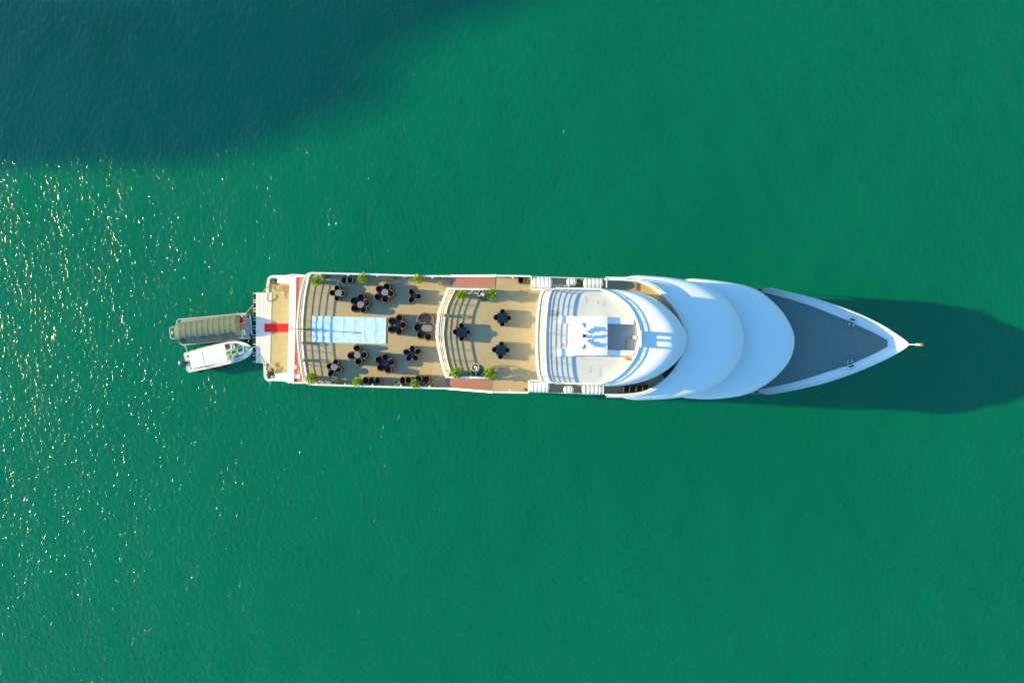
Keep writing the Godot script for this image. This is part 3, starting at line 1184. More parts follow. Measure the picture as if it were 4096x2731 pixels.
func make_mast_house() -> void:
	var g := group_part("funnel_casing", ship)
	var b := MB.new()
	# curved roof between the two long arms
	var rows := []
	for i in 13:
		var t := i / 12.0
		var px := lerpf(2290, 2430.5, t)
		var y := Y3 + 0.52 + 0.42 * sin(minf(1.0, t * 1.35) * PI / 2) - 0.1 * pow(t, 5.0)
		var row := PackedVector3Array()
		for j in 9:
			row.append(at(px, lerpf(1266, 1421, j / 8.0), y - 0.05 * pow(absf(j / 4.0 - 1.0), 4.0)))
		rows.append(row)
	b.grid(rows, Vector3.UP)
	var under := []
	for k in 13:
		under.append(PackedVector3Array([rows[k][0], Vector3(rows[k][0].x, Y3, rows[k][0].z)]))
	b.grid(under, Vector3.FORWARD)
	under = []
	for k in 13:
		under.append(PackedVector3Array([rows[k][8], Vector3(rows[k][8].x, Y3, rows[k][8].z)]))
	b.grid(under, Vector3.BACK)
	var front := PackedVector3Array()
	for p in rows[12]:
		front.append(Vector3(p.x, Y3, p.z))
	b.grid([rows[12], front], Vector3.RIGHT)
	front = PackedVector3Array()
	for p in rows[0]:
		front.append(Vector3(p.x, Y3, p.z))
	b.grid([rows[0], front], Vector3.LEFT)
	part("roof", b, M["gloss white"], g)
	# arms that reach towards the stern and towards the bow
	for s in [[2236, 1263.5, 2300, 1292.5, 0.30, 0.57], [2232, 1393, 2300, 1424, 0.30, 0.57]]:
		b = MB.new()
		b.prism(PackedVector2Array([at2(s[0], s[1], 13.25), at2(s[2], s[1], 13.25), at2(s[2], s[3], 13.25), at2(s[0], s[3], 13.25)]), Y3 - 0.01, Y3 + s[4])
		part("aft_arm", b, M["gloss white"], g)
	for s in [[[2431, 1270], [2534, 1276], [2534, 1297], [2431, 1294]], [[2429, 1400], [2541, 1402], [2529, 1423], [2428, 1420]]]:
		b = MB.new()
		var q := PackedVector2Array()
		for p in s:
			q.append(at2(p[0], p[1], 13.35))
		b.prism(q, Y3 - 0.01, Y3 + 0.42)
		part("fore_arm", b, M["gloss white"], g)
	# sheet between the fore arms, roof shade put into its bluish grey
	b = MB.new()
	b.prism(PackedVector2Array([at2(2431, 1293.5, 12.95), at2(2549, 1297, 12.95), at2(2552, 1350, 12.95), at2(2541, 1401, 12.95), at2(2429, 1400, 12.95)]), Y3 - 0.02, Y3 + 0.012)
	part("shade_sheet", b, M["shade grey"], g)
	b = MB.new()
	b.box(at(2540, 1349, Y3 + 0.2), Vector3(0.36, 0.4, 0.32))
	part("fan_box", b, M["light grey"], g)
	b = MB.new()
	b.tube(PackedVector3Array([at(2532, 1349, Y3 + 0.05), at(2508, 1350.5, Y3 + 0.05), at(2504, 1400, Y3 + 0.05)]), 0.016, 5)
	part("conduit", b, M.black, g)
	# satellite domes
	for z in [1300, 1385]:
		b = MB.new()
		b.lathe(at(2326, z, Y3 + 0.8), PackedVector2Array([Vector2(0.27, -0.3), Vector2(0.27, 0.04), Vector2(0.23, 0.1), Vector2(0.13, 0.15), Vector2(0, 0.165)]), 20)
		part("satellite_dome", b, M["gloss white"], ship)
	# signal mast: a post, stepped wings on both sides and a radar bar
	var mast := group_part("mast", ship)
	var foot := at(2331, 1343, Y3 + 0.82)
	b = MB.new()
	b.box(foot + Vector3(0, 0.12, 0), Vector3(0.26, 0.4, 0.34))
	part("post", b, M["gloss white"], mast)
	b = MB.new()
	b.box(foot + Vector3(0, 0.38, 0), Vector3(0.1, 0.3, 0.1))
	part("post", b, M["gloss white"], mast)
	b = MB.new()
	b.box(foot + Vector3(0.2, 0.5, 0.0), Vector3(1.15, 0.08, 0.1), Basis(Vector3.UP, 0.27))
	part("radar_bar", b, M["gloss white"], mast)
	for s in [-1.0, 1.0]:
		for w in [[0.24, 0.57, 0.2, 0.43], [0.41, 0.75, 0.33, 0.57], [0.53, 0.9, 0.46, 0.72]]:
			b = MB.new()
			var z0: float = s * w[0]
			var z1: float = s * w[1]
			for x in [-0.02, 0.02]:
				b.quad(foot + Vector3(x, w[2], z0), foot + Vector3(x, w[2] - 0.06, z1), foot + Vector3(x, w[3] - 0.06, z1), foot + Vector3(x, w[3], z0), Vector3(x, 0, 0))
			b.bar(foot + Vector3(0, w[3], z0), foot + Vector3(0, w[3] - 0.06, z1), 0.05, 0.02)
			part("wing", b, M["gloss white"], mast)
		b = MB.new()
		b.bar(foot + Vector3(0, -0.05, s * 0.2), foot + Vector3(0, 0.6, s * 0.85), 0.03, 0.05, Vector3.RIGHT)
		part("strut", b, M["gloss white"], mast)
	# windscreen at the middle of the front wall
	var screen := group_part("windscreen", ship)
	var x0 := at(2557, 1350, 13.65).x
	var zs := func(py: float) -> float: return at(2557, py, 13.95).z
	for w in [[1322, 1388, 13.45, 13.91], [1322, 1388, 14.27, 14.65], [1322, 1337, 13.91, 14.27], [1349, 1359, 13.91, 14.27], [1380, 1388, 13.91, 14.27]]:
		b = MB.new()
		var za: float = zs.call(w[0])
		var zb: float = zs.call(w[1])
		b.box(Vector3(x0, (w[2] + w[3]) * 0.5, (za + zb) * 0.5), Vector3(0.1, w[3] - w[2], zb - za))
		part("frame", b, M["gloss white"], screen)
	b = MB.new()
	b.lathe(at(2335.5, 1343, 14.25) + Vector3(0.0, 0.06, 0), PackedVector2Array([Vector2(0.0, -0.1), Vector2(0.14, -0.1), Vector2(0.14, 0.05), Vector2(0.08, 0.12), Vector2(0, 0.13)]), 12)
	part("horn", b, M.black, mast)
	b = MB.new()
	b.bar(at(2320, 1332.5, 14.55), at(2336, 1336, 14.55), 0.03, 0.03)
	part("aerial", b, M["light grey"], mast)


func make_visors() -> void:
	# two broad curved roofs that step down towards the bow
	var para := parapet_line()
	var first := smooth(px_list(9.7, [2421, 1113, 2504, 1109, 2538, 1103.5, 2597, 1106, 2669, 1111, 2738, 1120.6, 2789, 1131.7, 2841, 1150.6, 2886, 1180, 2924, 1217.7, 2951, 1259, 2968.5, 1307, 2975, 1355.5, 2970, 1403.7, 2955, 1445, 2927, 1486, 2889, 1524, 2841, 1555, 2793, 1574, 2720.5, 1588, 2652, 1595, 2600, 1596.5, 2528, 1596.5, 2476, 1586, 2424, 1581]), 64)
	var inner := smooth(para, 64, false)
	visor(inner, first, 11.0, 0.6, 0.65, "upper_visor", 6.8)
	wall("parapet", para, 0.15, 9.9, 11.5, M.paint, ship)
	var b := MB.new()
	var outer := PackedVector2Array()
	for p in para:
		outer.append(p + (p - Vector2(8, -0.3)).normalized() * 0.2)
	b.tube(up(outer, 11.47), 0.045, 6)
	part("parapet_rail", b, M.paint, ship)
	var second := smooth(px_list(7.1, [2738, 1118.5, 2765, 1115.5, 2813.5, 1118.6, 2875.5, 1125, 2944, 1135, 2996, 1147, 3047.7, 1171, 3092, 1205.7, 3130, 1245, 3161, 1293.5, 3177, 1335, 3180, 1366, 3175, 1403.7, 3158, 1445, 3127, 1486, 3089, 1521, 3041, 1552, 2985.7, 1576, 2927, 1588, 2841, 1595, 2772, 1593, 2731, 1589.5]), 64)
	var start := smooth(px_list(7.9, [2725, 1124, 2789, 1140, 2841, 1160, 2880, 1192, 2912, 1228, 2936, 1268, 2950, 1310, 2956, 1355, 2951, 1400, 2936, 1440, 2910, 1478, 2874, 1513, 2829, 1543, 2789, 1560, 2720.5, 1580]), 64)
	visor(start, second, 8.1, 0.45, 0.6, "lower_visor", 4.4)


func visor(inner: PackedVector2Array, outer: PackedVector2Array, y: float, fall: float, lip_fall: float, called: String, wall_foot: float) -> void:
	var rows := []
	for j in 15:
		var t := j / 14.0
		var row := PackedVector3Array()
		for k in 65:
			var p := inner[k].lerp(outer[k], t)
			var span := inner[k].distance_to(outer[k])
			var share_ := clampf(span / 4.5, 0.05, 1.0)
			row.append(Vector3(p.x, y - (fall * t + lip_fall * pow(t, 9.0)) * share_ - 0.25 * (1.0 - share_) * t, p.y))
		rows.append(row)
	var b := MB.new()
	b.grid(rows, Vector3.UP)
	var lip := PackedVector3Array()
	for p in rows[14]:
		lip.append(p + Vector3(0, -0.22, 0))
	b.grid([rows[14], lip], Vector3.UP, Vector3(inner[32].x - 6.0, 8, 0))
	part(called, b, M["gloss white"], ship)
	# the front wall below the roof, with its windows
	wall_under(rows[12], wall_foot, 0.5, "front_wall", "front_window")


func wall_under(line: PackedVector3Array, foot: float, lower: float, called: String, pane: String) -> void:
	var top := PackedVector3Array()
	var low := PackedVector3Array()
	var mid := Vector3()
	for p in line:
		mid += p / line.size()
		top.append(p - Vector3(0, 0.02, 0))
		low.append(Vector3(p.x, foot, p.z))
	mid.x -= 4.0
	var b := MB.new()
	b.grid([top, low], Vector3.UP, mid)
	part(called, b, M["hull paint"], ship)
	for k in range(6, line.size() - 8, 4):
		b = MB.new()
		var p := line[k]
		var q := line[k + 3]
		p.y = minf(p.y, q.y) - lower - 0.35
		q.y = p.y
		b.bar(p, q, 0.08, 0.8)
		part(pane, b, M["window glass"], ship)


func make_bow() -> void:
	var floor_upper := px_list(Y_FORE, [2960, 1150, 3060.6, 1171, 3159, 1196.5, 3255, 1227, 3351, 1265, 3446, 1306.5, 3510, 1337, 3551.5, 1361.4])
	var floor_lower := px_list(Y_FORE, [2930, 1580, 3041, 1557, 3063.8, 1552, 3143.5, 1536, 3223, 1515.4, 3303, 1490, 3398.6, 1458, 3494, 1416.6, 3552, 1386])
	var deck := floor_upper.duplicate()
	deck.append_array(reversed(floor_lower))
	var b := MB.new()
	b.sheet(deck, Y_FORE)
	part("fore_deck", b, M["fore deck"], ship)
	# bulwark: a cap, a steep inner face and a broad sloping shelf
	for s in 2:
		var outer := smooth(bow_upper if s == 0 else bow_lower, 40)
		var tip_out := outer[40]
		var inside := smooth(floor_upper if s == 0 else floor_lower, 40)
		var cap := PackedVector3Array()
		var rim := PackedVector3Array()
		var knee := PackedVector3Array()
		var toe := PackedVector3Array()
		for k in 41:
			var u := k / 40.0
			var o := outer[k]
			var n := inside[k]
			var d := (n - o).normalized()
			cap.append(Vector3(o.x, 6.0, o.y))
			rim.append(Vector3(o.x + d.x * 0.1, 6.0, o.y + d.y * 0.1))
			var m := o.lerp(n, 0.26)
			knee.append(Vector3(m.x, lerpf(5.35, 5.55, u), m.y))
			toe.append(Vector3(n.x, Y_FORE, n.y))
		b = MB.new()
		b.grid([cap, rim], Vector3.UP)
		b.grid([rim, knee], Vector3.UP)
		part("bulwark", b, M.paint, ship)
		b = MB.new()
		b.grid([knee, toe], Vector3.UP)
		part("bulwark_shelf", b, M["gloss white"], ship)
		# ribs on the inner face
		for k in range(3, 40, 3):
			b = MB.new()
			b.tri(rim[k], knee[k], rim[k] + (knee[k] - rim[k]) * 0.5 + Vector3(0, 0.03, 0), Vector3.RIGHT)
			b.bar(rim[k] + Vector3(0, -0.03, 0), knee[k] + Vector3(0, 0.01, 0), 0.03, 0.05)
			part("rib", b, M.paint, ship)
	# plated stem head
	b = MB.new()
	var a := at(3552, 1361, Y_FORE)
	var c := at(3552, 1386, Y_FORE)
	var d := at(3580, 1345, 5.45)
	var e := at(3579, 1403, 5.45)
	var f := at(3638, 1377.5, 5.93)
	b.quad(a, c, e, d, Vector3.UP)
	b.tri(d, e, f, Vector3.UP)
	part("stem_plate", b, M["gloss white"], ship)
	# fairleads: oval ports in the shelf
	for s in [[3411, 1277.5, 0.30, -1.0], [3405, 1465, -0.33, 1.0]]:
		var p := at(s[0], s[1], 5.17)
		var x := Vector3(cos(s[2]), 0, sin(s[2])).normalized()
		var outw := Vector3(-x.z, 0, x.x)
		if outw.z * s[3] < 0.0:
			outw = -outw
		var oval := PackedVector3Array()
		for k in 20:
			var t := TAU * k / 20
			oval.append(p + x * (0.2 * signf(cos(t)) + 0.13 * cos(t)) + (outw * 0.12 + Vector3(0, 0.14, 0)) * sin(t) + Vector3(0, 0.05, 0))
		b = MB.new()
		b.tube(oval, 0.06, 8, true)
		var ring_part := part("fairlead", b, M["gloss white"], ship)
		b = MB.new()
		for k in range(1, 19):
			b.tri(oval[0], oval[k], oval[k + 1], Vector3.UP)
		part("opening", b, M.black, ring_part)
	# mooring bitts
	for s in [[3400.5, 1297.5, 0.30], [3395, 1446.5, -0.33]]:
		var g := group_part("mooring_bitts", ship)
		var turn := Basis(Vector3.UP, -s[2])
		b = MB.new()
		b.box(at(s[0], s[1], Y_FORE + 0.1), Vector3(0.8, 0.18, 0.34), turn)
		part("base", b, M["light grey"], g)
		for k in [-0.22, 0.22]:
			b = MB.new()
			b.lathe(at(s[0], s[1], Y_FORE + 0.18) + turn * Vector3(k, 0, 0), PackedVector2Array([Vector2(0.11, 0), Vector2(0.11, 0.3), Vector2(0.14, 0.32), Vector2(0.14, 0.38), Vector2(0, 0.4)]), 14)
			part("post", b, M["light grey"], g)
	# bowsprit light
	b = MB.new()
	b.tube(PackedVector3Array([at(3640, 1377.7, 5.95), at(3668, 1378, 6.2), at(3685, 1378, 6.3)]), 0.05, 8)
	part("bow_pole", b, M.paint, ship)
	b = MB.new()
	b.box(at(3671, 1378, 6.24), Vector3(0.2, 0.12, 0.22))
	part("bracket", b, M.paint, ship)
	b = MB.new()
	b.box(at(3687, 1378.3, 6.32), Vector3(0.28, 0.16, 0.26))
	var housing := part("bow_lamp", b, M["rope tan"], ship)
	b = MB.new()
	b.box(at(3686.5, 1378.3, 6.41), Vector3(0.14, 0.05, 0.14))
	part("lens", b, M.orange, housing)


# ---------------------------------------------------------------- furniture
# a body whose walls run round a closed outline: each row is the outline moved and lifted
func tub_rows(dark: bool) -> Node3D:
	var o := Node3D.new()
	o.name = numbered("tub_chair")
	add_child(o)
	o.set_meta("stem", "tub_chair")
	o.set_meta("category", "chair")
	var n := 28
	var rows := []
	var rim := PackedVector3Array()
	# (radius, share of the wall height)
	for q in [[0.332, 0.0], [0.391, 0.3], [0.404, 0.55], [0.385, 0.8], [0.348, 1.0], [0.305, 1.0], [0.305, 0.75], [0.294, 0.0]]:
		var row := PackedVector3Array()
		for k in n:
			var a := TAU * k / n
			var h := lerpf(0.47, 0.82, smoothstep(-0.95, 0.35, cos(a)))
			var inside: bool = rows.size() >= 6
			var y: float = lerpf(0.38 if inside and q[1] == 0.0 else 0.03, h, q[1])
			if inside and q[1] > 0.0:
				y = lerpf(0.4, h, q[1])
			row.append(Vector3(cos(a) * q[0], y, sin(a) * q[0]))
		rows.append(row)
	for k in n:
		rim.append((rows[4][k] + rows[5][k]) * 0.5)
	var b := MB.new()
	b.grid(rows.slice(0, 5), Vector3.UP, Vector3(0, 0.4, 0), true)
	b.grid([rows[4], rows[5]], Vector3.UP, null, true)
	var k0 := b.v.size()
	b.grid(rows.slice(5, 8), Vector3.UP, Vector3(0, 0.4, 0), true)
	for k in range(k0, b.v.size()):
		b.n[k] = -b.n[k]
	part("shell", b, M["wicker dark"] if dark else M.wicker, o)
	b = MB.new()
	b.tube(rim, 0.018, 6, true)
	part("rim", b, M["wicker dark rim"] if dark else M["wicker rim"], o)
	b = MB.new()
	b.lathe(Vector3(0, 0.3, 0), PackedVector2Array([Vector2(0.27, 0), Vector2(0.275, 0.1), Vector2(0.25, 0.15), Vector2(0.0, 0.165)]), 20)
	part("cushion", b, M.cushion, o)
	return o


# an armchair with a horseshoe wall; its back points to +x
func horseshoe(stem: String, w: float, d: float, high: float, m: Material, rim_m: Material) -> Node3D:
	var o := Node3D.new()
	o.name = numbered(stem)
	add_child(o)
	o.set_meta("stem", stem)
	o.set_meta("category", "chair")
	var line := PackedVector2Array([Vector2(-d * 0.5, -w * 0.5)])
	var r := w * 0.5
	for k in 15:
		var a := -PI / 2 + PI * k / 14.0
		line.append(Vector2(d * 0.5 - r + cos(a) * r, sin(a) * r))
	line.append(Vector2(-d * 0.5, w * 0.5))
	var outer0 := PackedVector3Array()
	var outer1 := PackedVector3Array()
	var inner1 := PackedVector3Array()
	var inner0 := PackedVector3Array()
	var rim := PackedVector3Array()
	for k in line.size():
		var p := line[k]
		var t := 0.045
		var side := Vector2(p.x - (d * 0.5 - r), p.y)
		if p.x < d * 0.5 - r:
			side = Vector2(0, p.y)
		side = side.normalized()
		var h := high - 0.1 * smoothstep(0.0, -d * 0.5, p.x)
		outer0.append(Vector3(p.x, 0.1, p.y) - Vector3(side.x, 0, side.y) * 0.03)
		outer1.append(Vector3(p.x, h, p.y))
		var q := p - side * t
		inner1.append(Vector3(q.x, h, q.y))
		inner0.append(Vector3(q.x, 0.3, q.y))
		var mid := p - side * t * 0.5
		rim.append(Vector3(mid.x, h, mid.y))
	var b := MB.new()
	b.grid([outer0, outer1], Vector3.UP, Vector3(0.0, 0.4, 0))
	b.grid([outer1, inner1], Vector3.UP)
	var k0 := b.v.size()
	b.grid([inner1, inner0], Vector3.UP, Vector3(0.0, 0.4, 0))
	for k in range(k0, b.v.size()):
		b.n[k] = -b.n[k]
	for e in [0, line.size() - 1]:
		b.quad(outer0[e], outer1[e], inner1[e], inner0[e], Vector3.LEFT)
	b.quad(outer0[0], outer0[-1], Vector3(outer0[-1].x, 0.33, outer0[-1].z), Vector3(outer0[0].x, 0.33, outer0[0].z), Vector3.LEFT)
	part("shell", b, m, o)
	b = MB.new()
	b.tube(rim, 0.017, 6)
	part("rim", b, rim_m, o)
	b = MB.new()
	var seat := PackedVector2Array()
	for p in line:
		seat.append(Vector2(p.x - 0.01, p.y * 0.9 if absf(p.y) > 0.02 else p.y))
	b.prism(seat, 0.3, 0.44)
	part("cushion", b, M.cushion, o)
	for s in [[-1, -1], [-1, 1], [1, -1], [1, 1]]:
		b = MB.new()
		b.box(Vector3(s[0] * d * 0.34, 0.055, s[1] * w * 0.34), Vector3(0.04, 0.11, 0.04))
		part("leg", b, M.black, o)
	return o


func cafe_table(stem: String, top: Material, rim_m: Material, r: float, y: float) -> Node3D:
	var o := Node3D.new()
	o.name = numbered(stem)
	add_child(o)
	o.set_meta("stem", stem)
	o.set_meta("category", "table")
	var b := MB.new()
	b.lathe(Vector3.ZERO, PackedVector2Array([Vector2(0.0, y - 0.03), Vector2(r, y - 0.03), Vector2(r, y), Vector2(0.0, y + 0.001)]), 28, true)
	part("tabletop", b, top, o)
	b = MB.new()
	b.tube(ring(Vector3(0, y - 0.012, 0), r, 28), 0.016, 6, true)
	part("rim", b, rim_m, o)
	b = MB.new()
	b.lathe(Vector3.ZERO, PackedVector2Array([Vector2(0.2, 0.0), Vector2(0.2, 0.03), Vector2(0.05, 0.06), Vector2(0.05, y - 0.03)]), 16)
	part("pedestal", b, M["wicker dark"], o)
	return o


func square_table() -> Node3D:
	var o := Node3D.new()
	o.name = numbered("dining_table")
	add_child(o)
	o.set_meta("stem", "dining_table")
	o.set_meta("category", "table")
	var b := MB.new()
	b.box(Vector3(0, 0.735, 0), Vector3(0.93, 0.03, 0.93))
	part("tabletop", b, M["table dark"], o)
	b = MB.new()
	b.box(Vector3(0, 0.68, 0), Vector3(0.9, 0.08, 0.9))
	part("apron", b, M["wicker dark"], o)
	for s in [[-1, -1], [-1, 1], [1, -1], [1, 1]]:
		b = MB.new()
		b.box(Vector3(s[0] * 0.4, 0.32, s[1] * 0.4), Vector3(0.08, 0.64, 0.08))
		part("leg", b, M["wicker dark"], o)
	return o


func side_word(d: Vector2) -> String:
	var k := int(round(d.angle() / (PI / 4))) % 8
	return ["right of", "lower right of", "below", "lower left of", "left of", "upper left of", "above", "upper right of"][(k + 8) % 8]


# chairs round a table, given as pixels of an enlargement; each turns its back away from the table
func seating(proto: Node3D, ox: float, oy: float, s: float, y: float, table: Vector2, chairs: Array, what: String, which: String, group: String) -> void:
	var t := at(ox + table.x / s, oy + table.y / s, y + 0.7)
	var said := {}
	for k in range(0, chairs.size(), 2):
		var p := at(ox + chairs[k] / s, oy + chairs[k + 1] / s, y + 0.6)
		var d := Vector2(p.x - t.x, p.z - t.z)
		var word := side_word(d)
		if said.has(word):
			word = "just " + word
		said[word] = true
		copy(proto, Vector3(p.x, y, p.z), atan2(-d.y, d.x) + rng.randf_range(-0.12, 0.12), "%s %s the %s" % [what, word, which], group)


func row_of(proto: Node3D, ox: float, oy: float, s: float, y: float, spots: Array, turn: float, labels: Array, group: String) -> void:
	for k in labels.size():
		var p := at(ox + spots[k * 2] / s, oy + spots[k * 2 + 1] / s, y + 0.6)
		copy(proto, Vector3(p.x, y, p.z), turn + rng.randf_range(-0.05, 0.05), labels[k], group)


func make_furniture() -> void:
	var tub := tub_rows(false)
	var arm := horseshoe("wicker_armchair", 0.57, 0.62, 0.76, M["wicker dark"], M["wicker dark rim"])
	var brown := horseshoe("brown_armchair", 0.57, 0.62, 0.74, M.wicker, M["wicker rim"])
	var dine := horseshoe("dining_chair", 0.54, 0.56, 0.78, M["wicker dark"], M["wicker rim"])
	var grey := cafe_table("cafe_table", M["table grey"], M["table rim"], 0.285, 0.7)
	var dark := cafe_table("dark_cafe_table", M["table dark"], M["table dark"], 0.25, 0.62)
	var G1 := "wicker armchairs round the tables on the lower sun deck"
	var G2 := "tub chairs round the tables on the lower sun deck"
	# upper half of the lower sun deck (enlargement from 1160, 1070)
	var Z := [1160.0, 1070.0, 3.92]
	var tables := [
		[grey, 757, 398, "round grey table between four dark armchairs, nearest the stern's upper corner"],
		[grey, 1103, 580, "round grey table amid five tub chairs just above the pale blue mats"],
		[grey, 1485, 385, "round grey table amid five tub chairs nearest the upper bulwark"],
		[dark, 1940, 448, "round dark table between three armchairs below the upper bulwark"],
		[dark, 1683, 905, "round dark table amid five tub chairs at the right end of the blue mats"],
		[grey, 1053, 1371, "round grey table amid four tub chairs just below the pale blue mats"],
		[grey, 688, 1561, "round grey table between four dark armchairs, nearest the stern's lower corner"],
		[dark, 1497, 1506, "round dark table amid five tub chairs nearest the lower bulwark"],
		[dark, 1912, 1361, "round dark table in the flower of five armchairs, lower right of the mats"]]
	for t in tables:
		var p := at(Z[0] + t[1] / Z[2], Z[1] + t[2] / Z[2], Y1 + 0.7)
		copy(t[0], Vector3(p.x, Y1, p.z), 0.0, t[3], "round tables on the lower sun deck")
	seating(arm, Z[0], Z[1], Z[2], Y1, Vector2(757, 398), [742, 325, 668, 397, 825, 405, 742, 478], "dark wicker armchair", "grey table nearest the stern's upper corner", G1)
	seating(tub, Z[0], Z[1], Z[2], Y1, Vector2(1103, 580), [1003, 520, 1118, 468, 1208, 550, 1155, 655, 1015, 640], "brown tub chair", "grey table just above the pale blue mats", G2)
	seating(tub, Z[0], Z[1], Z[2], Y1, Vector2(1485, 385), [1403, 340, 1520, 302, 1577, 408, 1497, 495, 1380, 463], "brown tub chair", "grey table nearest the upper bulwark", G2)
	seating(arm, Z[0], Z[1], Z[2], Y1, Vector2(1940, 448), [1905, 378, 2018, 452, 1902, 513], "dark wicker armchair", "dark table that has three chairs", G1)
	seating(tub, Z[0], Z[1], Z[2], Y1, Vector2(1683, 905), [1593, 838, 1717, 787, 1775, 900, 1712, 1000, 1587, 968], "brown tub chair", "dark table at the right end of the mats", G2)
	seating(tub, Z[0], Z[1], Z[2], Y1, Vector2(2143, 948), [1993, 938, 2045, 1058, 2168, 1085], "brown tub chair", "oblong table by the middle railing", G2)
	seating(tub, Z[0], Z[1], Z[2], Y1, Vector2(1053, 1371), [1052, 1263, 959, 1381, 1162, 1370, 1077, 1470], "brown tub chair", "grey table just below the pale blue mats", G2)
	seating(arm, Z[0], Z[1], Z[2], Y1, Vector2(680, 1571), [718, 1485, 622, 1545, 772, 1605, 642, 1660], "dark wicker armchair", "grey table nearest the stern's lower corner", G1)
	seating(tub, Z[0], Z[1], Z[2], Y1, Vector2(1497, 1506), [1392, 1443, 1500, 1404, 1598, 1480, 1542, 1602, 1420, 1564], "brown tub chair", "dark table nearest the lower bulwark", G2)
	seating(brown, Z[0], Z[1], Z[2], Y1, Vector2(1912, 1361), [1920, 1270, 1822, 1324, 2013, 1313, 1862, 1421, 1972, 1417], "wicker armchair", "dark table lower right of the mats", G1)
	row_of(arm, Z[0], Z[1], Z[2], Y1, [850, 207, 945, 207], -PI / 2, ["left one of two dark armchairs standing together under the upper bulwark", "right one of two dark armchairs standing together under the upper bulwark"], "pairs and rows of spare armchairs")
	row_of(brown, Z[0], Z[1], Z[2], Y1, [1187, 1760, 1280, 1762, 1375, 1763], PI / 2, ["leftmost of three spare armchairs in a row above the lower bulwark", "middle one of three spare armchairs in a row above the lower bulwark", "rightmost of three spare armchairs in a row above the lower bulwark"], "pairs and rows of spare armchairs")
	row_of(brown, Z[0], Z[1], Z[2], Y1, [1768, 1757, 1858, 1757], PI / 2, ["left armchair of the pair beside two tub chairs at the lower bulwark", "right armchair of the pair beside two tub chairs at the lower bulwark"], "pairs and rows of spare armchairs")
	row_of(tub, Z[0], Z[1], Z[2], Y1, [2012, 1742], PI * 0.4, ["left one of two tub chairs by the lower bulwark, behind a bush"], "spare tub chairs")
	row_of(tub, Z[0], Z[1], Z[2], Y1, [2140, 1746], PI * 0.15, ["right one of two tub chairs by the lower bulwark"], "spare tub chairs")
	make_sofa()
	# upper sun deck
	var sq := square_table()
	for t in [[1700 + 1458 / 4.704, 1070 + 945 / 4.704, "upper", [1460, 835, 1340, 938, 1572, 948, 1455, 1055], 1070.0, Vector2(1458, 945)], [1700 + 695 / 4.704, 1310 + 88 / 4.704, "left", [690, -35, 575, 80, 811, 85, 692, 200], 1310.0, Vector2(693, 88)], [1700 + 1430 / 4.704, 1310 + 420 / 4.704, "lower", [1440, 315, 1310, 415, 1546, 425, 1422, 540], 1310.0, Vector2(1430, 420)]]:
		var p := at(t[0], t[1], Y2 + 0.73)
		copy(sq, Vector3(p.x, Y2, p.z), 0.015, "%s of the three square dark tables on the upper sun deck" % {"upper": "uppermost", "left": "leftmost", "lower": "lowest"}[t[2]], "square tables on the upper sun deck")
		seating(dine, 1700.0, t[4], 4.704, Y2, t[5], t[3], "armchair pushed in", "%s square table" % {"upper": "uppermost", "left": "leftmost", "lower": "lowest"}[t[2]], "chairs at the square tables")
	row_of(arm, 1700, 1070, 4.704, Y2, [1805, 245], -PI / 2, ["single dark armchair beside the potted plant by the upper raft"], "spare chairs on the upper sun deck")
	row_of(brown, 2080, 1080, 2.904, Y2, [1238, 1380, 1312, 1376, 1390, 1368, 1462, 1360], PI / 2, ["first armchair from the stern in the lower bridge passage", "second armchair from the stern in the lower bridge passage", "third armchair from the stern in the lower bridge passage", "last armchair of four, next to the life ring in the lower passage"], "armchairs in the lower bridge passage")


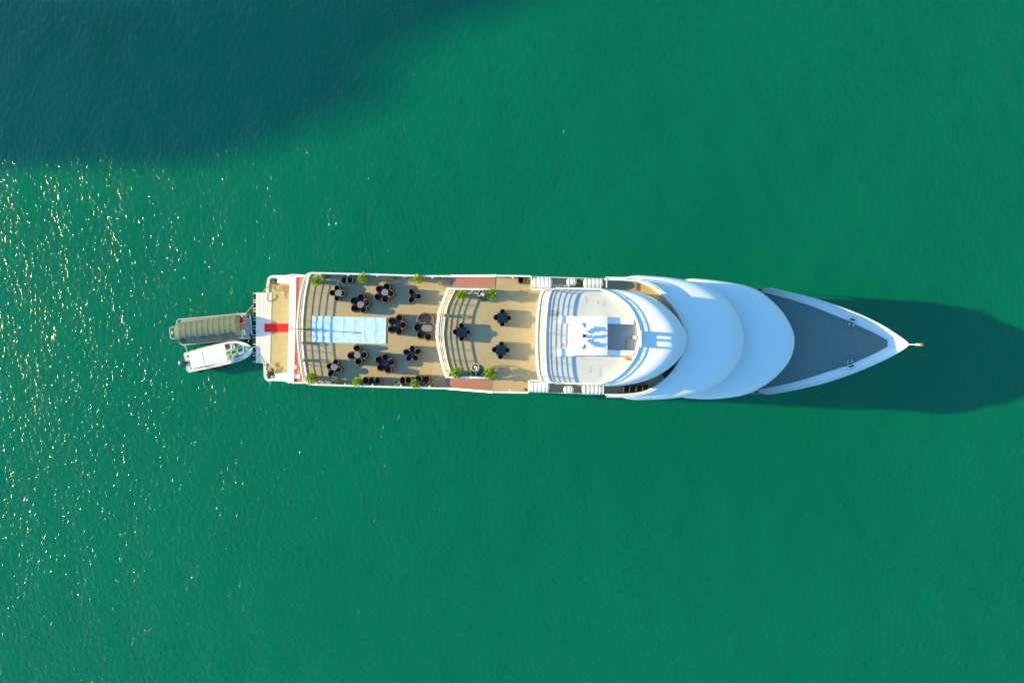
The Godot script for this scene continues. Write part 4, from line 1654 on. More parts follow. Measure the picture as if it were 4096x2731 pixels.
func make_sofa() -> void:
	# horseshoe settee with a round end table, beside an oblong table (enlargement from 1640, 1240)
	var s := 11.2
	var t := thing("oblong_table", "oblong grey table with rounded ends between the curved sofa and tub chairs", "table", at(1640 + 752 / s, 1240 + 808 / s, Y1))
	var y := Y1 + 0.62
	var p := at(1640 + 752 / s, 1240 + 808 / s, y)
	var poly := PackedVector2Array()
	for k in 28:
		var a := TAU * k / 28
		poly.append(Vector2(p.x + 0.21 * clampf(cos(a) * 5.0, -1, 1) + 0.24 * cos(a), p.z + 0.265 * sin(a)))
	var b := MB.new()
	b.prism(poly, y - 0.03, y)
	part("tabletop", b, M["table grey"], t)
	b = MB.new()
	b.tube(up(poly, y - 0.01), 0.016, 6, true)
	part("rim", b, M["table rim"], t)
	for dx in [-0.25, 0.25]:
		b = MB.new()
		b.lathe(Vector3(p.x + dx, Y1, p.z), PackedVector2Array([Vector2(0.12, 0), Vector2(0.12, 0.03), Vector2(0.04, 0.06), Vector2(0.04, 0.59)]), 12)
		part("leg", b, M["wicker dark"], t)
	var c := at(1640 + 700 / s, 1240 + 510 / s, Y1)
	var sofa := thing("curved_sofa", "brown wicker sofa with a curved back behind the oblong table", "sofa", c)
	var back := read(1640, 1240, s, Y1 + 0.8, [312, 500, 318, 420, 350, 330, 400, 245, 480, 180, 580, 140, 700, 128, 800, 142, 890, 185, 970, 260, 1035, 360, 1070, 460, 1075, 560, 1055, 640])
	back = smooth(back, 30)
	b = MB.new()
	b.prism(band_of(back, 0.07), Y1 + 0.05, Y1 + 0.78)
	part("backrest", b, M.wicker, sofa)
	b = MB.new()
	b.tube(up(back, Y1 + 0.78), 0.045, 6)
	part("rim", b, M["wicker rim"], sofa)
	var seat := smooth(read(1640, 1240, s, Y1 + 0.42, [335, 500, 345, 420, 375, 340, 425, 260, 500, 200, 590, 165, 700, 150, 800, 165, 880, 205, 955, 280, 1015, 370, 1045, 470, 1050, 560, 1035, 625, 960, 590, 870, 555, 790, 555, 700, 585, 600, 595, 450, 565]), 40)
	b = MB.new()
	b.prism(seat, Y1 + 0.08, Y1 + 0.42)
	part("seat", b, M["cushion brown"], sofa)
	var front := smooth(read(1640, 1240, s, Y1 + 0.43, [440, 565, 600, 597, 700, 585, 790, 555]), 12)
	b = MB.new()
	b.tube(up(front, Y1 + 0.41), 0.05, 6)
	part("front_edge", b, M["wicker rim"], sofa)
	b = MB.new()
	b.lathe(at(1640 + 397 / s, 1240 + 462 / s, Y1 + 0.7) * Vector3(1, 0, 1) + Vector3(0, Y1, 0), PackedVector2Array([Vector2(0.16, 0.05), Vector2(0.17, 0.6), Vector2(0.165, 0.7), Vector2(0, 0.705)]), 20)
	part("arm_table", b, M["wicker rim"], sofa)


# ---------------------------------------------------------------- plants
func bush_mesh(seed_: int, leaves: int, length: float, spiky: float) -> ArrayMesh:
	var r := RandomNumberGenerator.new()
	r.seed = seed_
	var f := FastNoiseLite.new()
	f.seed = seed_
	f.frequency = 1.1
	var b := MB.new()
	for k in leaves:
		var d := Vector3(r.randfn(), r.randfn() * 0.9 + 0.25, r.randfn()).normalized()
		var lump := 1.0 + 0.55 * f.get_noise_3dv(d * 1.6)
		var at_ := d * lump * sqrt(r.randf_range(0.16, 1.0))
		at_.y *= 0.85
		var along := (d * (0.55 + spiky) + Vector3(r.randfn(), r.randfn() * 0.7 + 0.25, r.randfn()) * 0.5).normalized()
		var side := along.cross(Vector3(r.randfn(), r.randfn(), r.randfn())).normalized()
		var nrm := side.cross(along).normalized()
		if nrm.dot(d + Vector3.UP * 0.4) < 0.0:
			nrm = -nrm
		var l := length * r.randf_range(0.7, 1.25)
		var w := l * lerpf(0.3, 0.14, spiky)
		var tip := at_ + along * l
		var mid := at_ + along * l * 0.5 + nrm * l * 0.05
		var tone := r.randf() * 0.6 + 0.5 * clampf(f.get_noise_3dv(d * 2.2 + Vector3(9, 0, 0)) + 0.3, 0.0, 1.0)
		var col := Color(0.08, 0.2, 0.012).lerp(Color(0.46, 0.6, 0.025), clampf(tone, 0.0, 1.0))
		b.tri(at_, mid + side * w, tip, nrm)
		b.tri(at_, mid - side * w, tip, nrm)
		while b.c.size() < b.v.size():
			b.c.append(col)
	return b.mesh()


func make_plants() -> void:
	var bushes := []
	for k in 5:
		bushes.append(bush_mesh(40 + k, 560, 0.32, 0.1))
	var small := []
	for k in 3:
		small.append(bush_mesh(60 + k, 130, 0.5, 0.5))
	var pot := MB.new()
	pot.lathe(Vector3.ZERO, PackedVector2Array([Vector2(0.17, 0), Vector2(0.24, 0.46), Vector2(0.25, 0.5), Vector2(0.21, 0.5), Vector2(0.2, 0.45)]), 18)
	var big_pot := pot.mesh()
	pot = MB.new()
	pot.lathe(Vector3.ZERO, PackedVector2Array([Vector2(0.1, 0), Vector2(0.165, 0.34), Vector2(0.19, 0.36), Vector2(0.19, 0.39), Vector2(0.145, 0.39), Vector2(0.14, 0.34)]), 18)
	var small_pot := pot.mesh()
	pot = MB.new()
	pot.lathe(Vector3.ZERO, PackedVector2Array([Vector2(0.2, 0.445), Vector2(0, 0.45)]), 16)
	var big_soil := pot.mesh()
	pot = MB.new()
	pot.lathe(Vector3.ZERO, PackedVector2Array([Vector2(0.142, 0.335), Vector2(0, 0.34)]), 16)
	var small_soil := pot.mesh()
	var st := MB.new()
	st.tube(PackedVector3Array([Vector3(0, 0.4, 0), Vector3(0.02, 0.7, 0.01), Vector3(0, 1.0, 0)]), 0.025, 6)
	var stem := st.mesh()
	# pixel, radius in metres, deck, label
	var big := [
		[1264.6, 1124.8, 0.50, Y1, "large lime green bush nearest the stern's upper corner"],
		[1295.2, 1103, 0.33, Y1, "smaller bush at the upper bulwark, next to the large corner bush"],
		[1449.5, 1111.6, 0.5, Y1, "large bush right of the two armchairs under the upper bulwark"],
		[1672.2, 1114.6, 0.5, Y1, "large bush on the upper bulwark, left of the upper stairs"],
		[1245.5, 1511.5, 0.52, Y1, "large lime green bush nearest the stern's lower corner"],
		[1427.9, 1527, 0.48, Y1, "large bush left of the three spare armchairs at the lower bulwark"],
		[1659.5, 1537, 0.46, Y1, "large bush in front of the tub chairs at the lower bulwark"],
		[1843.5, 1180, 0.48, Y2, "bush between the middle railing and the upper hanging chair"],
		[1965.7, 1174, 0.54, Y2, "dense bush right of the upper hanging chair, at the stair wall"],
		[1825.4, 1490.7, 0.52, Y2, "bush at the lower end of the middle railing"],
		[1959.3, 1494, 0.58, Y2, "dense round bush right of the lower hanging chair"]]
	for k in big.size():
		var d: Array = big[k]
		var p := at(d[0], d[1], d[3] + 0.95)
		var o := thing("potted_bush", d[4], "plant", Vector3(p.x, d[3], p.z), "large potted bushes")
		share("pot", big_pot, M["pot dark"], o)
		share("soil", big_soil, M.soil, o)
		share("stem", stem, M.stem, o)
		var fol := share("foliage", bushes[k % 5], M.leaf, o, Vector3(0, 0.55 + d[2] * 0.75, 0))
		fol.scale = Vector3.ONE * d[2] * 0.88
		fol.rotation.y = k * 1.7
		fol.set_meta("kind", "stuff")
	var little := [
		[1564.3, 1110.8, 0.25, Y1, "small yellow green plant alone in the middle of the upper bulwark"],
		[1758, 1114, 0.26, Y1, "small plant in a pot at the foot of the upper stairs"],
		[1344, 1529.5, 0.24, Y1, "small plant in a white pot between lower corner bush and red life ring"],
		[1595, 1537, 0.21, Y1, "small plant beside a grey glass jar at the lower bulwark"],
		[1728, 1538.5, 0.25, Y1, "small plant in a white pot at the foot of the lower stairs"],
		[1217, 1316.5, 0.22, Y1, "plant in a white pot under the lamp pole of the stern railing"],
		[1214.5, 1371.5, 0.2, Y1, "middle one of three white pots along the stern railing"],
		[1217, 1440.5, 0.21, Y1, "lowest of three white pots along the stern railing"],
		[1784, 1262, 0.22, Y2, "spiky plant growing through the middle railing near the upper stairs"],
		[1802, 1498, 0.22, Y2, "small plant pressed into the lower corner of the middle railing"],
		[1874.5, 1495, 0.25, Y2, "small dark green plant between the bush and the lower hanging chair"],
		[2114.5, 1123.5, 0.26, Y2, "small plant in a white pot beside the upper aft raft"],
		[2101.8, 1556.6, 0.27, Y2, "small plant in a white pot beside the lower aft raft"]]
	for k in little.size():
		var d: Array = little[k]
		var p := at(d[0], d[1], d[3] + 0.4)
		var o := thing("potted_plant", d[4], "plant", Vector3(p.x + 0.04, d[3], p.z), "small plants in pots")
		share("pot", small_pot, M["pot white"], o)
		share("soil", small_soil, M.soil, o)
		var fol := share("foliage", small[k % 3], M.leaf, o, Vector3(-0.05 if d[0] < 1250 else 0.0, 0.42 + d[2] * 0.6, 0))
		fol.scale = Vector3(1, 1.25, 1) * d[2] * 0.85
		fol.rotation.y = k * 2.3
		fol.set_meta("kind", "stuff")


# ---------------------------------------------------------------- things that lie on the decks
func make_deck_things() -> void:
	# pale blue mats: seven by three panels
	var mats := thing("stage_mat", "pale blue padded mat of seven by three panels on the lower sun deck", "mat", at(1395, 1320, Y1))
	var corner := [at2(1247, 1263, Y1 + 0.05), at2(1545.5, 1269.7, Y1 + 0.05), at2(1543.5, 1375.8, Y1 + 0.05), at2(1245.5, 1368.5, Y1 + 0.05)]
	var b := MB.new()
	b.prism(PackedVector2Array(corner), Y1 + 0.004, Y1 + 0.03)
	part("backing", b, M["mat frame"], mats)
	var us := [0.003, 0.147, 0.277, 0.425, 0.57, 0.708, 0.85, 0.998]
	var vs := [0.006, 0.37, 0.70, 0.994]
	for i in 7:
		for j in 3:
			var rows := []
			var seed_ := rng.randf() * 9.0
			for a in 7:
				var row := PackedVector3Array()
				for c in 7:
					var u := lerpf(us[i] + 0.0012, us[i + 1] - 0.0012, a / 6.0)
					var v := lerpf(vs[j] + 0.002, vs[j + 1] - 0.002, c / 6.0)
					var p: Vector2 = (corner[0] as Vector2).lerp(corner[1], u).lerp((corner[3] as Vector2).lerp(corner[2], u), v)
					var e := minf(minf(a, 6 - a), minf(c, 6 - c)) / 3.0
					var wave := 0.02 * sin(p.x * 4.0 + seed_) * sin(p.y * 3.5 + seed_ * 2.0)
					row.append(Vector3(p.x, Y1 + 0.062 - 0.02 * e + wave * minf(1.0, e * 2.0), p.y))
				rows.append(row)
			b = MB.new()
			b.grid(rows, Vector3.UP)
			part("panel", b, M["mat cloth"], mats)
	# red carpet
	b = MB.new()
	b.prism(PackedVector2Array([at2(1057, 1294.5, 1.16), at2(1153.5, 1294, 1.16), at2(1153, 1327, 1.16), at2(1057, 1327.5, 1.16)]), 1.145, 1.16)
	single("red_carpet", b, M["red cloth"], "red carpet laid from the stern doorway over the boarding platform", "carpet")
	# life rings hung on the walls
	var rings := [
		[1419, 1100.5, Y1 + 0.45, 0.0, 0.26, "life ring hung on the upper bulwark, left of a large bush"],
		[1703.5, 1108, Y1 + 0.45, 0.0, 0.32, "life ring hung on the upper bulwark near the stairs"],
		[1407.5, 1537, Y1 + 0.45, 0.0, 0.26, "life ring on the lower bulwark, left of the large bush by three armchairs"],
		[1693.5, 1546, Y1 + 0.45, 0.0, 0.33, "red life ring on the lower bulwark by the two tub chairs"],
		[2626, 1152.5, Y2 + 0.6, 0.55, 0.33, "orange and yellow life ring inside the parapet of the upper bridge passage"],
		[2612, 1549.5, Y2 + 0.6, -0.42, 0.36, "orange and yellow life ring inside the parapet of the lower bridge passage"],
		[2513.5, 1436.5, Y3 + 0.4, 0.38, 0.4, "orange life ring lying at the lower side of the top deck parapet"]]
	for r in rings:
		var p := at(r[0], r[1], r[2])
		var o := thing("life_ring", r[5], "life ring", p, "orange life rings")
		var along := Vector3(cos(r[3]), 0, sin(r[3]))
		var face := along.cross(Vector3.UP).normalized()
		face = (face + Vector3.UP * 0.1).normalized()
		b = MB.new()
		b.tube(ring(p, r[4] * 0.85, 22, face), 0.065, 8, true)
		part("ring", b, M.orange if r[2] > Y2 else M.red, o)
		var pts := ring(p, r[4] * 0.85, 24, face)
		for k in 4:
			b = MB.new()
			b.tube(PackedVector3Array([pts[(k * 6 + 3) % 24], pts[(k * 6 + 4) % 24]]), 0.07, 8)
			part("band", b, M.yellow if r[2] > Y2 else M["gelcoat"], o)
	# life rafts in their drums
	var rafts := [
		[2129, 2211, 1129.5, 0.5, "life raft drum in the white berth by the upper stern-side end of the top deck", false],
		[2333, 2414, 1133.5, 0.47, "life raft drum beside the gate of the upper bridge passage", false],
		[2119, 2200, 1549, 0.5, "life raft drum in the white berth by the lower side of the top deck", false],
		[2327, 2410, 1558, 0.47, "life raft drum beside the gate of the lower bridge passage", false],
		[2265, 2307, 1127, 0.31, "small white raft drum beside the green hose", true],
		[2253, 2296, 1558, 0.31, "small white raft drum alone between the two lower raft drums", true]]
	for r in rafts:
		var y := Y2 + 0.6
		var a := at(r[0], r[2], y)
		var c := at(r[1], r[2], y)
		var o := thing("small_raft_drum" if r[5] else "life_raft_drum", r[4], "life raft", Vector3((a.x + c.x) * 0.5, Y2, a.z), "small raft drums" if r[5] else "life raft drums on the upper sun deck")
		var n := 5 if not r[5] else 3
		var l := c.x - a.x
		for k in n:
			var rows := []
			var x0 := a.x + l * (k + 0.03) / n
			var x1 := a.x + l * (k + 0.97) / n
			var prof := [[0.0, 0.0], [0.0, 0.95], [0.06, 1.0], [0.5, 1.02], [0.94, 1.0], [1.0, 0.95], [1.0, 0.0]]
			if k == 0:
				prof = [[0.0, 0.0], [0.02, 0.3], [0.12, 0.55], [0.3, 0.78], [0.55, 0.95], [1.0, 1.0], [1.0, 0.0]]
			if k == n - 1:
				prof = [[0.0, 0.0], [0.0, 1.0], [0.45, 0.95], [0.7, 0.78], [0.88, 0.55], [0.98, 0.3], [1.0, 0.0]]
			for q in prof:
				var row := PackedVector3Array()
				for s in 20:
					row.append(Vector3(lerpf(x0, x1, q[0]), y + r[3] * q[1] * cos(TAU * s / 20), a.z + r[3] * q[1] * sin(TAU * s / 20)))
				rows.append(row)
			b = MB.new()
			b.grid(rows, Vector3.UP, Vector3((x0 + x1) * 0.5, y, a.z), true)
			part("drum_section", b, M["gelcoat"], o)
		for k in n - 1:
			b = MB.new()
			b.tube(ring(Vector3(a.x + l * (k + 1.0) / n, y, a.z), r[3] * 0.985, 24, Vector3.RIGHT), 0.016, 6, true)
			part("strap", b, M["light grey"], o)
		for k in [0.25, 0.75]:
			b = MB.new()
			b.box(Vector3(lerpf(a.x, c.x, k), Y2 + 0.08, a.z), Vector3(0.1, 0.16, r[3] * 1.6))
			part("cradle", b, M["grey white"], o)
		if r[5]:
			b = MB.new()
			var f := PackedVector3Array()
			for q in [[0.28, -1.12], [0.72, -1.12], [0.72, 1.12], [0.28, 1.12]]:
				f.append(Vector3(lerpf(a.x, c.x, q[0]), y + 0.12, a.z + r[3] * q[1]))
			b.tube(f, 0.03, 6, true)
			part("lashing_frame", b, M.paint, o)
	# ladder beside the upper rafts
	var lad := thing("ladder", "white ladder standing along the top deck wall beside the small raft drum", "ladder", at(2244, 1145, Y2))
	for s in [[1140.5, 11.1], [1151.5, 10.85]]:
		b = MB.new()
		b.tube(PackedVector3Array([at(2212, s[0], s[1]), at(2278, s[0] + 2.0, s[1])]), 0.03, 6)
		part("rail", b, M.paint, lad)
	for k in 6:
		b = MB.new()
		var x := 2213.5 + k * 12.2
		b.tube(PackedVector3Array([at(x, 1140.5 + k * 0.33, 11.1), at(x, 1151.5 + k * 0.33, 10.85)]), 0.024, 6)
		part("rung", b, M.paint, lad)
	# coiled green hose
	b = MB.new()
	var coil := PackedVector3Array()
	var hc := at(2315, 1133.5, Y2)
	for k in 140:
		var t := k * 0.28
		coil.append(hc + Vector3(cos(t) * (0.27 + 0.05 * sin(k * 0.37)), 0.04 + k * 0.0022, sin(t) * (0.3 + 0.05 * cos(k * 0.53))))
	b.tube(coil, 0.024, 5)
	single("garden_hose", b, M["hose green"], "coil of green hose on the deck beside the small upper raft drum", "hose")
	# glass jar lanterns at the lower bulwark
	for s in [[1331.5, 1529, "pale glass jar beside the white pot near the lower corner bush"], [1580, 1538.5, "grey glass jar beside a small plant at the lower bulwark"]]:
		var p := at(s[0], s[1], Y1 + 0.3)
		var o := thing("glass_jar", s[2], "jar", Vector3(p.x, Y1, p.z), "glass jars on the deck")
		b = MB.new()
		b.lathe(Vector3(p.x, Y1, p.z), PackedVector2Array([Vector2(0, 0.004), Vector2(0.1, 0.01), Vector2(0.12, 0.1), Vector2(0.12, 0.26), Vector2(0.09, 0.3)]), 16)
		part("body", b, M["grey white"], o)
		b = MB.new()
		b.tube(ring(Vector3(p.x, Y1 + 0.3, p.z), 0.1, 16), 0.014, 6, true)
		part("rim", b, M.steel, o)
	# black sofa stowed in the lower passage
	var so := thing("black_sofa", "black sofa wedged in the narrow forward end of the lower bridge passage", "sofa", at(2670, 1482, Y2))
	var turn := Basis(Vector3.UP, 0.62)
	var p0 := at(2672, 1486, Y2)
	b = MB.new()
	b.box(p0 + Vector3(0, 0.22, 0), Vector3(1.15, 0.4, 0.6), turn)
	part("seat", b, M.black, so)
	b = MB.new()
	b.box(p0 + turn * Vector3(0, 0.45, -0.25), Vector3(1.15, 0.5, 0.12), turn)
	part("backrest", b, M.black, so)
	for s in [-0.56, 0.56]:
		b = MB.new()
		b.box(p0 + turn * Vector3(s, 0.4, 0), Vector3(0.08, 0.36, 0.6), turn)
		part("armrest", b, M.black, so)
	# things on the stern balcony
	var box := thing("plastic_box", "white plastic box on the balcony rail above the ropes", "box", at(1178, 1468, Y_BALCONY))
	b = MB.new()
	b.box(at(1177, 1468, Y_BALCONY + 0.3), Vector3(0.28, 0.56, 0.34))
	part("body", b, M.paint, box)
	b = MB.new()
	b.box(at(1177, 1468, Y_BALCONY + 0.61), Vector3(0.31, 0.05, 0.37))
	part("lid", b, M["gloss white"], box)
	var cab := thing("white_cabinet", "white cabinet at the lower end of the stern balcony", "cabinet", at(1184, 1505, Y_BALCONY))
	b = MB.new()
	b.box(at(1184, 1506, Y_BALCONY + 0.4), Vector3(0.5, 0.76, 0.36))
	part("body", b, M.paint, cab)
	b = MB.new()
	b.box(at(1186, 1506, Y_BALCONY + 0.8), Vector3(0.54, 0.04, 0.4))
	part("worktop", b, M["gloss white"], cab)
	var st := thing("wooden_stool", "round wooden stool at the lower end of the stern balcony", "stool", at(1185, 1517, Y_BALCONY))
	var sp := at(1185, 1517, Y_BALCONY + 0.45)
	b = MB.new()
	b.lathe(Vector3(sp.x, Y_BALCONY, sp.z), PackedVector2Array([Vector2(0, 0.41), Vector2(0.2, 0.41), Vector2(0.2, 0.45), Vector2(0, 0.46)]), 16, true)
	part("seat", b, M.wood, st)
	for k in 3:
		b = MB.new()
		var d := Vector3(cos(k * 2.1), 0, sin(k * 2.1))
		b.bar(Vector3(sp.x, Y_BALCONY + 0.02, sp.z) + d * 0.17, Vector3(sp.x, Y_BALCONY + 0.42, sp.z) + d * 0.12, 0.03, 0.03)
		part("leg", b, M.wood, st)
	make_hanging_chairs()


func make_hanging_chairs() -> void:
	# basket: where its middle is, the way its mouth looks, its size; foot of the stand; where the arm comes from
	var all := [
		[at(1928, 1175.5, Y2 + 0.95), Vector3(-0.62, 0.55, -0.45), 0.40, at(1937, 1181, Y2), Vector3(0.36, 0, -0.30), "dark hanging egg chair with pale and blue cushions below the upper stair wall"],
		[at(1904, 1472, Y2 + 0.95), Vector3(-0.22, 0.9, -0.32), 0.42, at(1908, 1479, Y2), Vector3(0.02, 0, 0.58), "dark hanging egg chair with cushions above the lower stair wall"]]
	for d in all:
		var foot: Vector3 = d[3]
		var o := thing("hanging_chair", d[5], "hanging chair", foot, "hanging egg chairs on the upper sun deck")
		var c: Vector3 = d[0]
		var mouth: Vector3 = (d[1] as Vector3).normalized()
		var r: float = d[2]
		var b := MB.new()
		b.tube(ring(foot + Vector3(0, 0.04, 0), 0.46, 28), 0.045, 8, true)
		part("base_ring", b, M.black, o)
		b = MB.new()
		b.lathe(foot + Vector3(0, 0.01, 0), PackedVector2Array([Vector2(0.44, 0.0), Vector2(0.44, 0.025), Vector2(0, 0.03)]), 24)
		part("base_plate", b, M.grey, o)
		var pole := PackedVector3Array()
		var out: Vector3 = d[4]
		for k in 15:
			var t := k / 14.0
			var p := foot + out * (1.0 if t < 0.6 else cos((t - 0.6) / 0.4 * PI * 0.5))
			p.y = foot.y + (0.05 + 1.6 * t / 0.6 * 0.9 if t < 0.6 else 1.49 + 0.45 * sin((t - 0.6) / 0.4 * PI * 0.62))
			if t > 0.6:
				p = p.lerp(Vector3(c.x, p.y, c.z), (t - 0.6) / 0.4)
			pole.append(p)
		b = MB.new()
		b.tube(pole, 0.03, 8)
		part("stand", b, M.grey, o)
		b = MB.new()
		b.tube(PackedVector3Array([pole[14], c + Vector3(0, r * 1.2, 0)]), 0.012, 5)
		part("chain", b, M.steel, o)
		# woven basket: hoops and ribs over the part of an egg that the mouth leaves
		b = MB.new()
		var axis := mouth
		var x := axis.cross(Vector3.UP).normalized()
		var y := x.cross(axis).normalized()
		for k in 22:
			var a := TAU * k / 22
			var line := PackedVector3Array()
			for j in 9:
				var t := lerpf(0.32, 0.98, j / 8.0) * PI
				var q := (x * cos(a) + y * sin(a)) * sin(t) * r + axis * cos(t) * r
				q.y *= 1.22
				line.append(c + q)
			b.tube(line, 0.009, 4)
		for j in 9:
			var t := lerpf(0.36, 0.94, j / 8.0) * PI
			var line := PackedVector3Array()
			for k in 22:
				var a := TAU * k / 22
				var q := (x * cos(a) + y * sin(a)) * sin(t) * r + axis * cos(t) * r
				q.y *= 1.22
				line.append(c + q)
			b.tube(line, 0.009, 4, true)
		part("basket", b, M["wicker dark"], o)
		var lip := PackedVector3Array()
		for k in 26:
			var a := TAU * k / 26
			var q := (x * cos(a) + y * sin(a)) * sin(0.32 * PI) * r + axis * cos(0.32 * PI) * r
			q.y *= 1.22
			lip.append(c + q)
		b = MB.new()
		b.tube(lip, 0.026, 6, true)
		part("rim", b, M["light grey"], o)
		for k in 4:
			var q: Vector3 = c - axis * r * 0.35 + (x * [-0.3, 0.32, 0.02, 0.05][k] + y * [0.1, 0.15, -0.35, 0.4][k]) * r
			b = MB.new()
			b.lathe(q, PackedVector2Array([Vector2(0, -0.09), Vector2(0.12, -0.07), Vector2(0.17, 0.0), Vector2(0.12, 0.07), Vector2(0, 0.09)]), 12)
			part("cushion", b, M["blue cushion"] if k == 0 else M["swing cushion"], o)


# ---------------------------------------------------------------- the two tenders
func make_tenders() -> void:
	make_canvas_boat()
	make_white_boat()


func hull_of(o: Node3D, line: PackedVector2Array, y_top: float, narrow: float, m: Material) -> void:
	var mid := Vector2()
	for p in line:
		mid += p / line.size()
	var rows := [PackedVector3Array(), PackedVector3Array(), PackedVector3Array()]
	for p in line:
		rows[0].append(Vector3(p.x, y_top, p.y))
		var q := mid + (p - mid) * lerpf(1.0, narrow, 0.4)
		rows[1].append(Vector3(q.x, y_top * 0.45, q.y))
		q = mid + (p - mid) * narrow
		rows[2].append(Vector3(q.x, -0.35, q.y))
	var b := MB.new()
	b.grid(rows, Vector3.UP, Vector3(mid.x, y_top * 0.5, mid.y), true)
	part("hull", b, m, o)


func tyre(o: Node3D, p: Vector3, along: Vector3, r: float) -> void:
	var b := MB.new()
	b.tube(ring(p, r * 0.72, 18, along.cross(Vector3.UP).normalized() + Vector3(0, 0.5, 0)), r * 0.32, 8, true)
	part("tyre_fender", b, M.rubber, o)


func make_canvas_boat() -> void:
	var E := [660.0, 1200.0, 5.228]
	var base := at(855, 1320, 0)
	var o := thing("canvas_tender", "flat tender with an olive canvas canopy moored at the stern platform", "boat", base)
	var y := 0.75
	var outline := smooth(read(E[0], E[1], E[2], y, [240, 470, 262, 425, 290, 405, 700, 368, 1200, 320, 1660, 280, 1745, 292, 1775, 335, 1800, 560, 1815, 700, 1790, 770, 1750, 792, 1200, 855, 700, 905, 395, 935, 340, 920, 285, 860, 255, 700]), 80)
	hull_of(o, outline, y, 0.94, M["boat grey"])
	var b := MB.new()
	b.sheet(outline, y - 0.02)
	part("deck", b, M["boat grey"], o)
	b = MB.new()
	b.tube(up(outline, y + 0.03), 0.055, 6, true)
	part("gunwale", b, M["grey white"], o)
	# canopy: eaves, ridge and a lower flap on the side towards the white boat
	var ru := at(702.5, 1291, 1.8)
	var fu := at(942, 1259.5, 1.8)
	var rl := at(723.5, 1376.5, 0.95)
	var fl := at(957, 1351.5, 0.95)
	var prof := [[0.0, 1.6], [0.02, 1.85], [0.1, 2.2], [0.2, 2.36], [0.34, 2.44], [0.48, 2.46], [0.62, 2.42], [0.74, 2.26], [0.84, 1.95], [0.93, 1.4], [1.0, 0.98]]
	var rows := []
	var n := 60
	for k in n + 1:
		var u := float(k) / n
		var a := ru.lerp(fu, u)
		var c := rl.lerp(fl, u)
		var row := PackedVector3Array()
		var rib := absf(sin(u * PI * 11.0))
		var endfall := 0.12 * pow(1.0 - minf(1.0, u * 9.0), 2.0)
		for q in prof:
			var p := a.lerp(c, q[0])
			# points higher up stand in nearer the middle
			var sag: float = 0.013 * rib * (1.0 if q[0] > 0.05 else 0.3) * (0.6 + 0.8 * absf(sin(q[0] * PI * 3.0)))
			p.y = q[1] - sag - endfall
			p.x += 0.06 * sin(q[0] * PI) * (u - 0.5) * 2.0
			row.append(p)
		rows.append(row)
	# each bay of canvas between two hoops is a piece of its own
	var canopy := group_part("canopy", o)
	for k in 11:
		var from := int(round(k * n / 11.0))
		var to := int(round((k + 1) * n / 11.0))
		b = MB.new()
		b.grid(rows.slice(from, to + 1), Vector3.UP)
		part("canvas_bay", b, M.canvas, canopy)
	b = MB.new()
	var endrow := PackedVector3Array()
	for p in rows[n]:
		endrow.append(Vector3(p.x + 0.3, maxf(p.y - 0.75, 0.9), p.z))
	b.grid([rows[n], endrow], Vector3.RIGHT)
	part("end_flap", b, M.canvas, canopy)
	b = MB.new()
	endrow = PackedVector3Array()
	for p in rows[0]:
		endrow.append(Vector3(p.x - 0.02, maxf(p.y - 0.7, 0.85), p.z))
	b.grid([rows[0], endrow], Vector3.LEFT)
	part("end_flap", b, M.canvas, canopy)
	# hoops and battens under the cloth show as ridges
	for k in 12:
		b = MB.new()
		var row: PackedVector3Array = rows[int(round(k * n / 11.0))]
		var lifted := PackedVector3Array()
		for p in row:
			lifted.append(p + Vector3(0, 0.005, 0))
		b.tube(lifted, 0.01, 5)
		part("hoop", b, M.canvas, canopy)
	for j in [3, 6]:
		b = MB.new()
		var line := PackedVector3Array()
		for k in n + 1:
			line.append(rows[k][j] + Vector3(0, 0.0, 0))
		b.tube(line, 0.012, 5)
		part("batten", b, M.canvas, canopy)
	# clear windows in the lower flap
	for w in [[0.06, 0.15], [0.24, 0.33], [0.4, 0.51], [0.57, 0.65], [0.74, 0.84], [0.87, 0.97]]:
		b = MB.new()
		var lines := []
		for k in 7:
			var u := lerpf(w[0], w[1], k / 6.0) * n
			var r0: PackedVector3Array = rows[int(u)]
			var r1: PackedVector3Array = rows[mini(int(u) + 1, n)]
			var f := u - int(u)
			var row := PackedVector3Array()
			for t in [0.1, 0.4, 0.8, 0.95]:
				var s: float = 6.85 + t * 2.2
				var i := int(s)
				var p0 := r0[i].lerp(r0[i + 1], s - i)
				var p1 := r1[i].lerp(r1[i + 1], s - i)
				row.append(p0.lerp(p1, f) + Vector3(0, 0.025, 0.03))
			lines.append(row)
		b.grid(lines, Vector3.UP)
		part("window", b, M["canvas window"], canopy)
	# stern frame and outboard
	b = MB.new()
	b.tube(smooth_up(read(E[0], E[1], E[2], 1.3, [240, 565, 120, 578, 95, 590, 92, 620, 108, 760, 118, 795, 150, 806, 255, 798]), 1.3), 0.035, 6)
	part("stern_frame", b, M["grey white"], o)
	for s in [[245, 500, 120, 578], [262, 835, 150, 806]]:
		b = MB.new()
		var p := read(E[0], E[1], E[2], 1.2, s)
		b.tube(PackedVector3Array([Vector3(p[0].x, 0.8, p[0].y), Vector3(p[1].x, 1.3, p[1].y)]), 0.022, 5)
		part("stay", b, M["grey white"], o)
	var e := at(660 + 200 / 5.228, 1200 + 682 / 5.228, 1.0)
	var motor := group_part("outboard_motor", o)
	b = MB.new()
	cowl(b, e, Vector3(0.36, 0.22, 0.21), 0.0)
	part("cowl", b, M["engine grey"], motor)
	b = MB.new()
	b.box(e + Vector3(0.05, -0.6, 0), Vector3(0.18, 0.9, 0.12))
	part("shaft", b, M.grey, motor)
	# fore deck
	var W := [920.0, 1240.0, 12.06]
	var bench := group_part("bench", o)
	var q := read(W[0], W[1], W[2], 1.1, [545, 925, 650, 935, 690, 1215, 580, 1220])
	b = MB.new()
